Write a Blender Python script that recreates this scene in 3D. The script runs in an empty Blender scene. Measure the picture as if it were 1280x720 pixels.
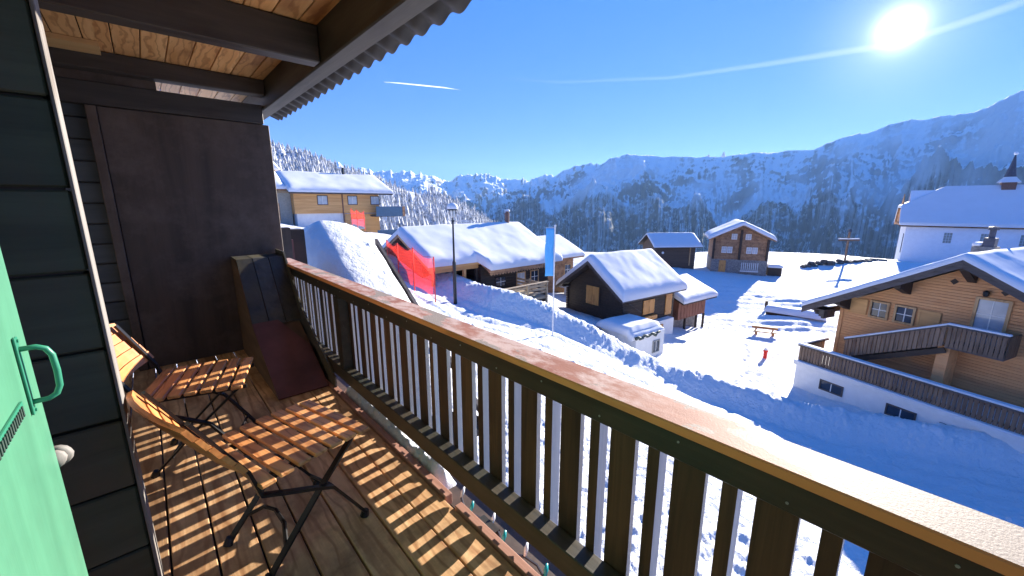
import bpy, bmesh, math, random
import numpy as np
from mathutils import Vector, Matrix
random.seed(7); np.random.seed(7)
R = math.radians
SC = bpy.context.scene
COL = SC.collection

# ------------------------------------------------------------------ camera, sky, sun, exposure
EYE = 1.45; AZ = 42.4; PITCH = 12.0; FPX = 495.0
cam_d = bpy.data.cameras.new('camera'); cam = bpy.data.objects.new('camera', cam_d); COL.objects.link(cam)
cam.location = (0, 0, EYE); cam.rotation_euler = (R(90 - PITCH), 0, -R(AZ))
cam_d.sensor_width = 36; cam_d.lens = 36 * FPX / 1280; cam_d.clip_start = 0.02; cam_d.clip_end = 60000
SC.camera = cam

SUN_EL = 16.3; SUN_AZ = 83.7          # degrees from +Y towards +X
sd = Vector((math.cos(R(SUN_EL)) * math.sin(R(SUN_AZ)), math.cos(R(SUN_EL)) * math.cos(R(SUN_AZ)), math.sin(R(SUN_EL))))
w = bpy.data.worlds.new('World'); SC.world = w; w.use_nodes = True
wn = w.node_tree.nodes; wl = w.node_tree.links
for n in list(wn): wn.remove(n)
def wnode(t, **k):
    n = wn.new(t)
    for a, b in k.items(): setattr(n, a, b)
    return n
sky = wnode('ShaderNodeTexSky', sky_type='NISHITA', sun_disc=False, sun_elevation=R(SUN_EL), sun_rotation=R(SUN_AZ),
            altitude=1900, air_density=1.0, dust_density=0.05, ozone_density=3.5)
bg = wnode('ShaderNodeBackground'); bg.inputs['Strength'].default_value = 0.067
# the glare round the sun disc: a steep falloff with the angle from the sun
tc = wnode('ShaderNodeTexCoord')
dt = wnode('ShaderNodeVectorMath', operation='DOT_PRODUCT'); dt.inputs[1].default_value = sd
nrm = wnode('ShaderNodeVectorMath', operation='NORMALIZE')
wl.new(tc.outputs['Generated'], nrm.inputs[0]); wl.new(nrm.outputs[0], dt.inputs[0])
def falloff(power, amount):
    p = wnode('ShaderNodeMath', operation='POWER'); p.use_clamp = False
    mx = wnode('ShaderNodeMath', operation='MAXIMUM'); mx.inputs[1].default_value = 0.0
    wl.new(dt.outputs['Value'], mx.inputs[0]); wl.new(mx.outputs[0], p.inputs[0]); p.inputs[1].default_value = power
    m = wnode('ShaderNodeMath', operation='MULTIPLY'); wl.new(p.outputs[0], m.inputs[0]); m.inputs[1].default_value = amount
    return m
f1 = falloff(2800, 7.0); f2 = falloff(300, 1.2)
ad = wnode('ShaderNodeMath', operation='ADD'); wl.new(f1.outputs[0], ad.inputs[0]); wl.new(f2.outputs[0], ad.inputs[1])
bg2 = wnode('ShaderNodeBackground'); bg2.inputs['Color'].default_value = (1, .97, .92, 1)
gm = wnode('ShaderNodeMath', operation='MULTIPLY'); wl.new(ad.outputs[0], gm.inputs[0]); gm.inputs[1].default_value = 0.067
wl.new(gm.outputs[0], bg2.inputs['Strength'])
hs = wnode('ShaderNodeHueSaturation'); hs.inputs['Saturation'].default_value = 1.28; hs.inputs['Hue'].default_value = .512; hs.inputs['Value'].default_value = 1.0
wl.new(sky.outputs[0], hs.inputs['Color']); gmm = wnode('ShaderNodeGamma'); gmm.inputs['Gamma'].default_value = .42
tint = wnode('ShaderNodeMix', data_type='RGBA', blend_type='MULTIPLY'); tint.inputs[0].default_value = 1; tint.inputs[7].default_value = (.60, .97, 2.13, 1)
wl.new(hs.outputs[0], gmm.inputs['Color']); wl.new(gmm.outputs[0], tint.inputs[6]); wl.new(tint.outputs[2], bg.inputs['Color'])
adds = wnode('ShaderNodeAddShader'); wo = wnode('ShaderNodeOutputWorld')
wl.new(bg.outputs[0], adds.inputs[0]); wl.new(bg2.outputs[0], adds.inputs[1]); wl.new(adds.outputs[0], wo.inputs['Surface'])

sl = bpy.data.lights.new('sun', 'SUN'); sl.energy = 3.8; sl.angle = R(0.5); sl.color = (1, .93, .82)
so = bpy.data.objects.new('sun', sl); COL.objects.link(so)
so.rotation_euler = sd.to_track_quat('Z', 'Y').to_euler()
SC.view_settings.view_transform = 'Standard'; SC.view_settings.look = 'None'
SC.view_settings.exposure = 2.15; SC.view_settings.gamma = 1.0
SC.cycles.max_bounces = 8; SC.cycles.diffuse_bounces = 5; SC.cycles.transparent_max_bounces = 12

# ------------------------------------------------------------------ geometry of the view (used to lay the village out)
sa, ca, sp, cp = math.sin(R(AZ)), math.cos(R(AZ)), math.sin(R(PITCH)), math.cos(R(PITCH))
def ray(u, v):
    a = (u - 640) / FPX; b = (360 - v) / FPX
    F = cp + b * sp; Z = -sp + b * cp
    return a, F, Z
def at(u, v, F):
    a, f, Z = ray(u, v); s = F / f
    return rf(a * s, F) + (EYE + Z * s,)
def rf(r, f): return (r * ca + f * sa, f * ca - r * sa)

# ------------------------------------------------------------------ numpy noise
_perm = np.random.permutation(4096)
def _h(ix, iy): return _perm[(_perm[ix & 4095] + iy) & 4095] / 4095.0
def vnoise(x, y):
    x = np.asarray(x, float); y = np.asarray(y, float)
    ix = np.floor(x).astype(int); iy = np.floor(y).astype(int); fx = x - ix; fy = y - iy
    fx = fx * fx * fx * (fx * (fx * 6 - 15) + 10); fy = fy * fy * fy * (fy * (fy * 6 - 15) + 10)
    a = _h(ix, iy); b = _h(ix + 1, iy); c = _h(ix, iy + 1); d = _h(ix + 1, iy + 1)
    return (a + (b - a) * fx) * (1 - fy) + (c + (d - c) * fx) * fy
def fbm(x, y, o=4, g=.5):
    s = 0; a = 1; t = 0
    for i in range(o):
        s = s + a * vnoise(x * 2 ** i + 17.3 * i, y * 2 ** i + 9.1 * i); t += a; a *= g
    return s / t
def ridged(x, y, o=5, g=.55):
    s = 0; a = 1; t = 0
    for i in range(o):
        n = 1 - np.abs(2 * vnoise(x * 2 ** i + 31.7 * i, y * 2 ** i + 11.9 * i) - 1); s = s + a * n * n; t += a; a *= g
    return s / t
def sstep(a, b, x):
    t = np.clip((x - a) / (b - a), 0, 1); return t * t * (3 - 2 * t)

# ------------------------------------------------------------------ materials
def new_mat(name):
    m = bpy.data.materials.new(name); m.use_nodes = True
    return m, m.node_tree.nodes, m.node_tree.links, m.node_tree.nodes['Principled BSDF']
def _coords(ns, ls, scale, rand=True):
    t = ns.new('ShaderNodeTexCoord'); mp = ns.new('ShaderNodeMapping'); mp.inputs['Scale'].default_value = scale
    ls.new(t.outputs['Object'], mp.inputs['Vector'])
    if rand:
        oi = ns.new('ShaderNodeObjectInfo'); mu = ns.new('ShaderNodeMath'); mu.operation = 'MULTIPLY'; mu.inputs[1].default_value = 37.0
        ls.new(oi.outputs['Random'], mu.inputs[0])
        cb = ns.new('ShaderNodeCombineXYZ')
        for i in range(3): ls.new(mu.outputs[0], cb.inputs[i])
        ls.new(cb.outputs[0], mp.inputs['Location'])
    return mp
def _noise(ns, ls, vec, scale, detail=4, rough=.55, dist=0):
    n = ns.new('ShaderNodeTexNoise'); n.inputs['Scale'].default_value = scale; n.inputs['Detail'].default_value = detail
    n.inputs['Roughness'].default_value = rough; n.inputs['Distortion'].default_value = dist
    ls.new(vec, n.inputs['Vector']); return n
def _ramp(ns, ls, fac, stops):
    r = ns.new('ShaderNodeValToRGB'); e = r.color_ramp.elements
    while len(e) < len(stops): e.new(.5)
    for i, (p, c) in enumerate(stops):
        e[i].position = p; e[i].color = tuple(c) + (1,) if len(c) == 3 else c
    ls.new(fac, r.inputs[0]); return r
def _mix(ns, ls, fac, a, b, mode='MIX'):
    m = ns.new('ShaderNodeMix'); m.data_type = 'RGBA'; m.blend_type = mode
    for s, v in ((m.inputs[0], fac), (m.inputs[6], a), (m.inputs[7], b)):
        if hasattr(v, 'links'): ls.new(v, s)
        elif isinstance(v, (int, float)): s.default_value = v
        else: s.default_value = tuple(v) + (1,)
    return m.outputs[2]
def _bump(ns, ls, h, bsdf, st, dist):
    b = ns.new('ShaderNodeBump'); b.inputs['Strength'].default_value = st; b.inputs['Distance'].default_value = dist
    ls.new(h, b.inputs['Height']); ls.new(b.outputs[0], bsdf.inputs['Normal']); return b
def wood(name, a, b, axis='y', grain=14, rough=.6, vary=.35, stain=None, bump=.25, knots=True, rings=0):
    m, ns, ls, bs = new_mat(name)
    k = {'x': (.06, 1, 1), 'y': (1, .06, 1), 'z': (1, 1, .06)}[axis]
    mp = _coords(ns, ls, k)
    n = _noise(ns, ls, mp.outputs[0], grain, 6, .65, .8)
    r = _ramp(ns, ls, n.outputs[0], [(.3, a), (.68, b)])
    col = r.outputs[0]
    if knots:
        mp2 = _coords(ns, ls, tuple(.3 if i < .5 else 1 for i in k))
        n2 = _noise(ns, ls, mp2.outputs[0], 6, 3, .5)
        k2 = _ramp(ns, ls, n2.outputs[0], [(.32, (.55, .45, .38)), (.45, (1, 1, 1))])
        col = _mix(ns, ls, .8, col, k2.outputs[0], 'MULTIPLY')
    if rings:
        mpr = _coords(ns, ls, tuple(.22 if i < .5 else 1 for i in k)); wv = ns.new('ShaderNodeTexWave'); wv.wave_type = 'RINGS'; wv.rings_direction = axis.upper()
        wv.inputs['Scale'].default_value = rings; wv.inputs['Distortion'].default_value = 9; wv.inputs['Detail'].default_value = 3; wv.inputs['Detail Scale'].default_value = 1.4
        ls.new(mpr.outputs[0], wv.inputs['Vector'])
        kr = _ramp(ns, ls, wv.outputs['Fac'], [(.0, (.58, .46, .38)), (.28, (1, 1, 1))]); col = _mix(ns, ls, .75, col, kr.outputs[0], 'MULTIPLY')
    if stain:
        mp3 = _coords(ns, ls, (1, 1, 1)); n3 = _noise(ns, ls, mp3.outputs[0], 2.2, 6, .7)
        k3 = _ramp(ns, ls, n3.outputs[0], [(.45, (0, 0, 0)), (.7, (1, 1, 1))])
        col = _mix(ns, ls, k3.outputs[0], col, stain)
    oi = ns.new('ShaderNodeObjectInfo'); mr = ns.new('ShaderNodeMapRange')
    mr.inputs['To Min'].default_value = 1 - vary; mr.inputs['To Max'].default_value = 1 + vary * .4
    ls.new(oi.outputs['Random'], mr.inputs[0])
    cb = ns.new('ShaderNodeCombineColor')
    for i in range(3): ls.new(mr.outputs[0], cb.inputs[i])
    col = _mix(ns, ls, 1.0, col, cb.outputs[0], 'MULTIPLY')
    ls.new(col, bs.inputs['Base Color']); bs.inputs['Roughness'].default_value = rough
    _bump(ns, ls, n.outputs[0], bs, bump, .01)
    return m
def plain(name, c, rough=.5, metal=0, var=.12, scale=6, bump=0):
    m, ns, ls, bs = new_mat(name)
    mp = _coords(ns, ls, (1, 1, 1)); n = _noise(ns, ls, mp.outputs[0], scale, 5, .6)
    r = _ramp(ns, ls, n.outputs[0], [(.3, tuple(x * (1 - var) for x in c)), (.7, tuple(min(1, x * (1 + var)) for x in c))])
    ls.new(r.outputs[0], bs.inputs['Base Color']); bs.inputs['Roughness'].default_value = rough; bs.inputs['Metallic'].default_value = metal
    if bump: _bump(ns, ls, n.outputs[0], bs, bump, .02)
    return m
def snow_mat(name, scale=3.0, st=.5, dist=.08, c=(.70, .71, .73)):
    m, ns, ls, bs = new_mat(name)
    mp = _coords(ns, ls, (1, 1, 1), False)
    n = _noise(ns, ls, mp.outputs[0], scale, 8, .62)
    r = _ramp(ns, ls, n.outputs[0], [(.25, tuple(x * .94 for x in c)), (.7, c)])
    ls.new(r.outputs[0], bs.inputs['Base Color']); bs.inputs['Roughness'].default_value = .75
    bs.inputs['Specular IOR Level'].default_value = .25
    _bump(ns, ls, n.outputs[0], bs, st, dist)
    return m

M = {}
M['snow'] = snow_mat('snow', 3.4, .9, .16)
M['snow_roof'] = snow_mat('roof snow', .7, .06, .03, (.70, .705, .73))
M['snow_lump'] = snow_mat('crusty snow', 7, .8, .05)
M['deck'] = wood('larch deck boards', (.56, .29, .125), (.86, .55, .29), 'y', 16, .55, .25, (.26, .14, .065), rings=7)
M['ceiling'] = wood('varnished spruce ceiling', (.66, .31, .10), (.88, .52, .22), 'y', 10, .5, .2, rings=9)
M['ceil_light'] = wood('pale spruce', (.62, .36, .14), (.72, .46, .2), 'x', 10, .5, .1)
M['beam'] = wood('black brown beam', (.028, .022, .017), (.075, .058, .044), 'x', 12, .55, .2, (.05, .038, .03))
M['beam_y'] = wood('black brown purlin', (.034, .029, .019), (.085, .072, .05), 'y', 12, .55, .2)
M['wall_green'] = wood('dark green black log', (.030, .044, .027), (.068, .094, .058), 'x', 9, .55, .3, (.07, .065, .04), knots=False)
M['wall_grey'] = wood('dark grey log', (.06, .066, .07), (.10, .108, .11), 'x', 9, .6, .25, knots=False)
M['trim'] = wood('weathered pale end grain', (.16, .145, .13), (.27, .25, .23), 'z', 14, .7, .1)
M['panel'] = wood('sooty brown panel', (.044, .026, .015), (.10, .062, .040), 'z', 5, .6, .1, (.14, .095, .07), knots=False)
M['green'] = wood('mint green paint', (.055, .19, .112), (.078, .245, .148), 'z', 7, .4, .02, (.05, .165, .10), .12, knots=False)
M['green_dark'] = plain('green painted iron', (.03, .20, .12), .35, 0, .05)
M['rubber'] = plain('off white rubber', (.6, .6, .55), .6, 0, .25, 20)
M['dark_slot'] = plain('dark slot', (.02, .04, .03), .8)
M['rail_dark'] = wood('dark stained rail', (.030, .024, .016), (.075, .058, .036), 'y', 12, .5, .2, (.02, .03, .022))
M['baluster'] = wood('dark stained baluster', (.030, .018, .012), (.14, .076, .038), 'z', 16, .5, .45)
M['baluster_side'] = wood('pale baluster side', (.50, .48, .47), (.66, .64, .63), 'z', 16, .7, .1, knots=False)  # side faces of the balusters, much paler than their broad faces
M['black'] = plain('black steel', (.018, .018, .02), .35, .4, .2, 20)
M['slat'] = wood('oiled acacia slat', (.60, .24, .075), (.86, .44, .17), 'y', 18, .45, .3, rings=10)
M['slat_back'] = wood('honey acacia slat', (.56, .18, .045), (.76, .30, .09), 'y', 18, .45, .2)
M['rust_panel'] = plain('red brown sheet', (.15, .055, .045), .42, .1, .35, 3)
M['hatch_board'] = wood('weathered hatch board', (.035, .034, .036), (.10, .095, .085), 'y', 10, .5, .4, (.12, .10, .05), knots=False)
M['hatch_side'] = wood('brown hatch side', (.11, .065, .038), (.20, .12, .07), 'y', 10, .6, .1)
M['grey_block'] = plain('grey cement', (.3, .3, .27), .8)
M['corr'] = plain('brown fibre cement', (.028, .023, .02), .6, 0, .35, 8)
M['deck_trim'] = wood('pinkish deck edging', (.36, .17, .12), (.50, .27, .20), 'y', 14, .55, .1)
M['log_dark'] = wood('sun blackened log', (.020, .014, .011), (.055, .037, .027), 'x', 6, .7, .15, (.05, .03, .02), knots=False)
M['log_brown'] = wood('brown larch log', (.27, .14, .07), (.48, .27, .14), 'x', 5, .7, .15, (.12, .06, .03), knots=False)
M['barn_log'] = wood('dark brown log', (.07, .045, .03), (.14, .09, .058), 'x', 5, .7, .1, knots=False)
M['siding'] = wood('honey larch siding', (.56, .23, .08), (.84, .42, .17), 'x', 5, .6, .15, (.72, .36, .15), knots=False)
M['siding_orange'] = wood('orange larch siding', (.52, .25, .08), (.74, .42, .16), 'x', 3, .6, .12, knots=False)
M['shutter'] = wood('orange shutter', (.50, .22, .05), (.66, .33, .10), 'z', 10, .5, .12)
M['plaster'] = plain('white plaster', (.72, .71, .69), .85, 0, .06, 3, .1)
M['chapel_plaster'] = plain('white limewash', (.8, .8, .82), .85, 0, .04, 2)
M['glass'] = plain('dark window glass', (.03, .045, .07), .06, 0, .3, 2)
M['glass_pale'] = plain('curtained window glass', (.42, .45, .48), .08, 0, .15, 2)
M['frame_white'] = plain('white window frame', (.7, .7, .68), .5)
M['frame_wood'] = wood('pale window surround', (.42, .25, .11), (.58, .37, .18), 'z', 10, .6, .1)
M['stone'] = plain('rough grey stone', (.23, .21, .19), .9, 0, .4, 6, .8)
M['fascia'] = wood('dark grey bargeboard', (.045, .037, .035), (.10, .08, .075), 'x', 6, .65, .15)
M['rail_weather'] = wood('weathered brown railing', (.12, .075, .05), (.26, .17, .11), 'z', 8, .7, .35)
M['deck_pale'] = wood('pale weathered rail', (.34, .25, .15), (.5, .38, .24), 'x', 8, .7, .15)
M['redwood'] = wood('red brown shed board', (.16, .055, .03), (.28, .11, .06), 'z', 8, .7, .35)
M['blue_bal'] = plain('blue grey balcony panel', (.06, .12, .19), .6)
M['tarp'] = plain('dark green tarpaulin', (.04, .06, .05), .6, 0, .5, 6, .5)
M['chimney'] = plain('brown clay flue', (.16, .09, .07), .8, 0, .3, 10)
M['banner'] = plain('sky blue banner', (.10, .42, .78), .6, 0, .04)
M['pole'] = plain('white flag pole', (.66, .66, .66), .4)
M['lampiron'] = plain('dark lamp iron', (.02, .025, .03), .4, .5)
M['lampglass'] = plain('milky lamp glass', (.7, .72, .7), .2)
M['red'] = plain('red plastic', (.7, .03, .02), .5)
M['bench'] = wood('orange brown bench', (.34, .16, .06), (.48, .24, .1), 'x', 8, .6, .1)
M['spire'] = plain('dark slate spire', (.07, .07, .09), .6, 0, .25, 4)
M['white_metal'] = plain('white metal', (.8, .8, .8), .3)
M['teal'] = plain('teal plastic', (.02, .35, .36), .3)
M['cable'] = plain('dark cable', (.02, .02, .035), .5)
M['soil'] = plain('bare rock and soil', (.13, .11, .09), .9, 0, .5, 3, .6)

def net_mat():
    m, ns, ls, bs = new_mat('red safety net')
    bs.inputs['Base Color'].default_value = (.85, .05, .03, 1); bs.inputs['Roughness'].default_value = .5
    t = ns.new('ShaderNodeBsdfTransparent'); tl = ns.new('ShaderNodeBsdfTranslucent'); tl.inputs[0].default_value = (.9, .06, .04, 1)
    mx = ns.new('ShaderNodeMixShader'); mx2 = ns.new('ShaderNodeMixShader'); mx2.inputs[0].default_value = .5; mx.inputs[0].default_value = .42
    ls.new(bs.outputs[0], mx2.inputs[1]); ls.new(tl.outputs[0], mx2.inputs[2])
    ls.new(t.outputs[0], mx.inputs[1]); ls.new(mx2.outputs[0], mx.inputs[2])
    ls.new(mx.outputs[0], ns['Material Output'].inputs['Surface']); return m
M['net'] = net_mat()
def trail_mat(name, amount):
    m, ns, ls, bs = new_mat(name)
    bs.inputs['Base Color'].default_value = (.9, .9, .92, 1)
    tl = ns.new('ShaderNodeBsdfTranslucent'); tl.inputs[0].default_value = (.95, .96, 1, 1)
    a = ns.new('ShaderNodeMixShader'); a.inputs[0].default_value = .6
    ls.new(bs.outputs[0], a.inputs[1]); ls.new(tl.outputs[0], a.inputs[2])
    t = ns.new('ShaderNodeBsdfTransparent'); mx = ns.new('ShaderNodeMixShader')
    at_ = ns.new('ShaderNodeAttribute'); at_.attribute_name = 'thickness'
    lw = ns.new('ShaderNodeLayerWeight'); lw.inputs[0].default_value = .5
    inv = ns.new('ShaderNodeMath'); inv.operation = 'SUBTRACT'; inv.inputs[0].default_value = 1; ls.new(lw.outputs['Facing'], inv.inputs[1])
    mu = ns.new('ShaderNodeMath'); mu.operation = 'MULTIPLY'; ls.new(inv.outputs[0], mu.inputs[0]); ls.new(at_.outputs['Fac'], mu.inputs[1])
    mu2 = ns.new('ShaderNodeMath'); mu2.operation = 'MULTIPLY'; ls.new(mu.outputs[0], mu2.inputs[0]); mu2.inputs[1].default_value = amount
    ls.new(mu2.outputs[0], mx.inputs[0]); ls.new(t.outputs[0], mx.inputs[1]); ls.new(a.outputs[0], mx.inputs[2])
    ls.new(mx.outputs[0], ns['Material Output'].inputs['Surface']); return m

def rail_top_mat():
    m, ns, ls, bs = new_mat('frosted red brown rail board')
    mp = _coords(ns, ls, (1, .08, 1), False); g = _noise(ns, ls, mp.outputs[0], 22, 6, .65, .6)
    wd = _ramp(ns, ls, g.outputs[0], [(.3, (.30, .115, .07)), (.7, (.42, .19, .125))])
    t = ns.new('ShaderNodeTexCoord'); sx = ns.new('ShaderNodeSeparateXYZ'); ls.new(t.outputs['Object'], sx.inputs[0])
    mp2 = _coords(ns, ls, (1, .5, 1), False); n1 = _noise(ns, ls, mp2.outputs[0], 5.5, 7, .6)
    # frost covers the near end and thins out along the board
    mr = ns.new('ShaderNodeMapRange'); ls.new(sx.outputs['Y'], mr.inputs[0])
    mr.inputs['From Min'].default_value = -.05; mr.inputs['From Max'].default_value = .5
    mr.inputs['To Min'].default_value = .10; mr.inputs['To Max'].default_value = -.05
    a = ns.new('ShaderNodeMath'); a.operation = 'ADD'; ls.new(n1.outputs[0], a.inputs[0]); ls.new(mr.outputs[0], a.inputs[1])
    fm = _ramp(ns, ls, a.outputs[0], [(.492, (0, 0, 0)), (.508, (1, 1, 1))])
    mp3 = _coords(ns, ls, (1, 1, 1), False); n3 = _noise(ns, ls, mp3.outputs[0], 160, 3, .7)
    fc = _ramp(ns, ls, n3.outputs[0], [(.3, (.25, .195, .155)), (.7, (.40, .335, .28))])
    n4 = _noise(ns, ls, mp2.outputs[0], 14, 8, .7)
    spk = _ramp(ns, ls, n4.outputs[0], [(.42, (0, 0, 0)), (.58, (.85, .85, .85))])
    dm = ns.new('ShaderNodeMapRange'); ls.new(sx.outputs['Y'], dm.inputs[0]); dm.inputs['From Min'].default_value = .38; dm.inputs['From Max'].default_value = .62
    sk_ = ns.new('ShaderNodeMath'); sk_.operation = 'MULTIPLY'; ls.new(spk.outputs[0], sk_.inputs[0]); ls.new(dm.outputs[0], sk_.inputs[1])
    base = _mix(ns, ls, sk_.outputs[0], wd.outputs[0], (.62, .47, .41))
    col = _mix(ns, ls, fm.outputs[0], base, fc.outputs[0])
    ls.new(col, bs.inputs['Base Color']); bs.inputs['Roughness'].default_value = .62; bs.inputs['Specular IOR Level'].default_value = .22
    _bump(ns, ls, n3.outputs[0], bs, .3, .003)
    return m
M['rail_top'] = rail_top_mat()
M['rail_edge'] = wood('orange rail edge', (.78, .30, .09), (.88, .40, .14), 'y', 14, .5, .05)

# ------------------------------------------------------------------ mesh builder
class MB:
    def __init__(s): s.v = []; s.f = []; s.m = []
    def add(s, vs, fs, mi=0):
        o = len(s.v); s.v += [tuple(p) for p in vs]; s.f += [tuple(i + o for i in f) for f in fs]; s.m += [mi] * len(fs); return s
    def box(s, x0, x1, y0, y1, z0, z1, mi=0, side=None):
        vs = [(x0, y0, z0), (x1, y0, z0), (x1, y1, z0), (x0, y1, z0), (x0, y0, z1), (x1, y0, z1), (x1, y1, z1), (x0, y1, z1)]
        s.add(vs, [(3, 2, 1, 0), (4, 5, 6, 7), (0, 1, 5, 4), (2, 3, 7, 6), (1, 2, 6, 5), (3, 0, 4, 7)], mi)
        if side is not None: s.m[-4] = side; s.m[-3] = side      # the -y and +y faces
        return s
    def prism(s, poly, axis, a, b, mi=0, capmi=None):
        n = len(poly)
        def P(p, t): return {'x': (t, p[0], p[1]), 'y': (p[0], t, p[1]), 'z': (p[0], p[1], t)}[axis]
        vs = [P(p, a) for p in poly] + [P(p, b) for p in poly]
        area = sum(poly[i][0] * poly[(i + 1) % n][1] - poly[(i + 1) % n][0] * poly[i][1] for i in range(n))
        flip = (area > 0) == (axis == 'y')
        fs = [tuple(range(n - 1, -1, -1)), tuple(range(n, 2 * n))] + [(i, (i + 1) % n, n + (i + 1) % n, n + i) for i in range(n)]
        if flip: fs = [tuple(reversed(f)) for f in fs]
        s.add(vs, fs, mi)
        if capmi is not None: s.m[-len(fs)] = capmi; s.m[-len(fs) + 1] = capmi
        return s
    def beam(s, p, q, w, h, mi=0, up=(0, 0, 1)):
        p = Vector(p); q = Vector(q); d = (q - p).normalized(); u = Vector(up)
        r = d.cross(u)
        if r.length < 1e-4: r = d.cross(Vector((0, 1, 0)))
        r.normalize(); u = r.cross(d)
        c = [(-w / 2, -h / 2), (w / 2, -h / 2), (w / 2, h / 2), (-w / 2, h / 2)]
        vs = [p + r * a + u * b for a, b in c] + [q + r * a + u * b for a, b in c]
        return s.add(vs, [(0, 1, 2, 3), (7, 6, 5, 4), (1, 0, 4, 5), (2, 1, 5, 6), (3, 2, 6, 7), (0, 3, 7, 4)], mi)
    def tube(s, pts, r, n=8, mi=0, flat=None):
        pts = [Vector(p) for p in pts]; k = len(pts); rs = r if isinstance(r, (list, tuple)) else [r] * k
        o = len(s.v); prev = None
        for i, p in enumerate(pts):
            d = (pts[min(i + 1, k - 1)] - pts[max(i - 1, 0)]).normalized()
            a = prev - d * prev.dot(d) if prev is not None else d.cross(Vector((0, 0, 1)) if abs(d.z) < .95 else Vector((1, 0, 0)))
            a.normalize(); prev = a; b = d.cross(a)
            for j in range(n):
                t = 2 * math.pi * j / n
                s.v.append(tuple(p + a * (rs[i] * math.cos(t)) + b * (rs[i] * math.sin(t))))
        for i in range(k - 1):
            for j in range(n):
                s.f.append((o + i * n + j, o + i * n + (j + 1) % n, o + (i + 1) * n + (j + 1) % n, o + (i + 1) * n + j)); s.m.append(mi)
        s.f.append(tuple(o + j for j in reversed(range(n)))); s.m.append(mi)
        s.f.append(tuple(o + (k - 1) * n + j for j in range(n))); s.m.append(mi)
        return s
    def lathe(s, prof, n=16, c=(0, 0, 0), mi=0):
        o = len(s.v)
        for r_, z in prof:
            for j in range(n):
                t = 2 * math.pi * j / n; s.v.append((c[0] + r_ * math.cos(t), c[1] + r_ * math.sin(t), c[2] + z))
        for i in range(len(prof) - 1):
            for j in range(n):
                s.f.append((o + i * n + j, o + i * n + (j + 1) % n, o + (i + 1) * n + (j + 1) % n, o + (i + 1) * n + j)); s.m.append(mi)
        return s
    def build(s, name, mats, parent=None, smooth=False, kind=None, bevel=0):
        me = bpy.data.meshes.new(name); me.from_pydata(s.v, [], s.f)
        for m in (mats if isinstance(mats, (list, tuple)) else [mats]): me.materials.append(m)
        if len(me.materials) > 1: me.polygons.foreach_set('material_index', s.m)
        if smooth: me.polygons.foreach_set('use_smooth', [True] * len(me.polygons))
        me.update()
        if bevel:
            bm = bmesh.new(); bm.from_mesh(me)
            bmesh.ops.bevel(bm, geom=list(bm.edges), offset=bevel, segments=1, affect='EDGES', profile=.5); bm.to_mesh(me); bm.free()
        o = bpy.data.objects.new(name, me); COL.objects.link(o)
        if parent: o.parent = parent
        if kind: o['kind'] = kind
        return o
def grid_obj(name, X, Y, Z, mat, parent=None, kind=None, smooth=True):
    h, wd = X.shape; me = bpy.data.meshes.new(name)
    co = np.stack([X, Y, Z], -1).reshape(-1, 3).astype(np.float32)
    idx = np.arange(h * wd).reshape(h, wd)
    q = np.stack([idx[:-1, :-1], idx[:-1, 1:], idx[1:, 1:], idx[1:, :-1]], -1).reshape(-1, 4).astype(np.int32)
    me.vertices.add(len(co)); me.vertices.foreach_set('co', co.ravel())
    me.loops.add(q.size); me.loops.foreach_set('vertex_index', q.ravel())
    me.polygons.add(len(q)); me.polygons.foreach_set('loop_start', np.arange(0, q.size, 4, dtype=np.int32))
    me.update(calc_edges=True); me.validate()
    me.polygons.foreach_set('use_smooth', [smooth] * len(me.polygons))
    me.materials.append(mat)
    o = bpy.data.objects.new(name, me); COL.objects.link(o)
    if parent: o.parent = parent
    if kind: o['kind'] = kind
    return o
def thing(name, label, cat, loc=(0, 0, 0), rz=0, group=None):
    o = bpy.data.objects.new(name, None); COL.objects.link(o); o.empty_display_size = .2
    o.location = loc; o.rotation_euler = (0, 0, rz); o['label'] = label; o['category'] = cat
    if group: o['group'] = group
    return o
def tag(o, label, cat, group=None):
    o['label'] = label; o['category'] = cat
    if group: o['group'] = group
    return o
def link_copy(o, parent):
    c = o.copy(); COL.objects.link(c); c.parent = parent; return c
def copy_tree(root, loc, rz, label):
    r_ = root.copy(); COL.objects.link(r_); r_.location = loc; r_.rotation_euler = (0, 0, rz); r_['label'] = label
    for ch in list(root.children):
        c = link_copy(ch, r_)
        for g in list(ch.children): link_copy(g, c)
    return r_

# ------------------------------------------------------------------ ground of the village
CP = []
def cpx(u, v, F): x, y, z = at(u, v, F); CP.append((x, y, z))
for a in ((569, 374, 20), (690, 408, 18), (778, 411, 24.6), (706, 388, 28), (800, 447, 22.5), (835, 440, 23.5), (880, 410, 31),
          (955, 420, 28.8), (1003, 492, 19.6), (1150, 534, 15.6), (1250, 566, 13.6), (1100, 567, 13.75), (600, 402, 16), (925, 340, 57), (830, 335, 55),
          (1058, 322, 62), (1000, 318, 72), (1125, 318, 72), (400, 287, 46), (480, 292, 48), (370, 292, 28), (544, 371, 19), (497, 350, 21),
          (640, 372, 22), (900, 480, 18.6), (850, 375, 42), (1100, 335, 55), (960, 309, 85), (1100, 306, 88), (850, 326, 75)): cpx(*a)
CP += [(2, 0, -5.0), (2, 5, -4.2), (2, 10, -2.6), (1, 16, -1.6), (8, 0, -6.1), (8, 6, -5.2), (10, -8, -6.2), (18, -10, -7.4), (2, -8, -5.6), (31, -9, -7.8), (40, 5, -8.4),
       (40, -20, -7.8), (65, -25, -7.2), (30, 20, -7.2), (-5, 30, .2), (12, 40, -1), (5, 60, 1.5), (-10, 10, -1), (45, 45, -9), (30, 38, -6), (95, 5, -8), (70, 50, -9.5), (25, 70, -4), (-8, -8, -5), (16, 8, -5.9), (20, -2, -7.9), (14, 2, -7.1)]
CP = np.array(CP)
def _tps(r2): return .5 * r2 * np.log(r2 + 1e-6)
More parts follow.
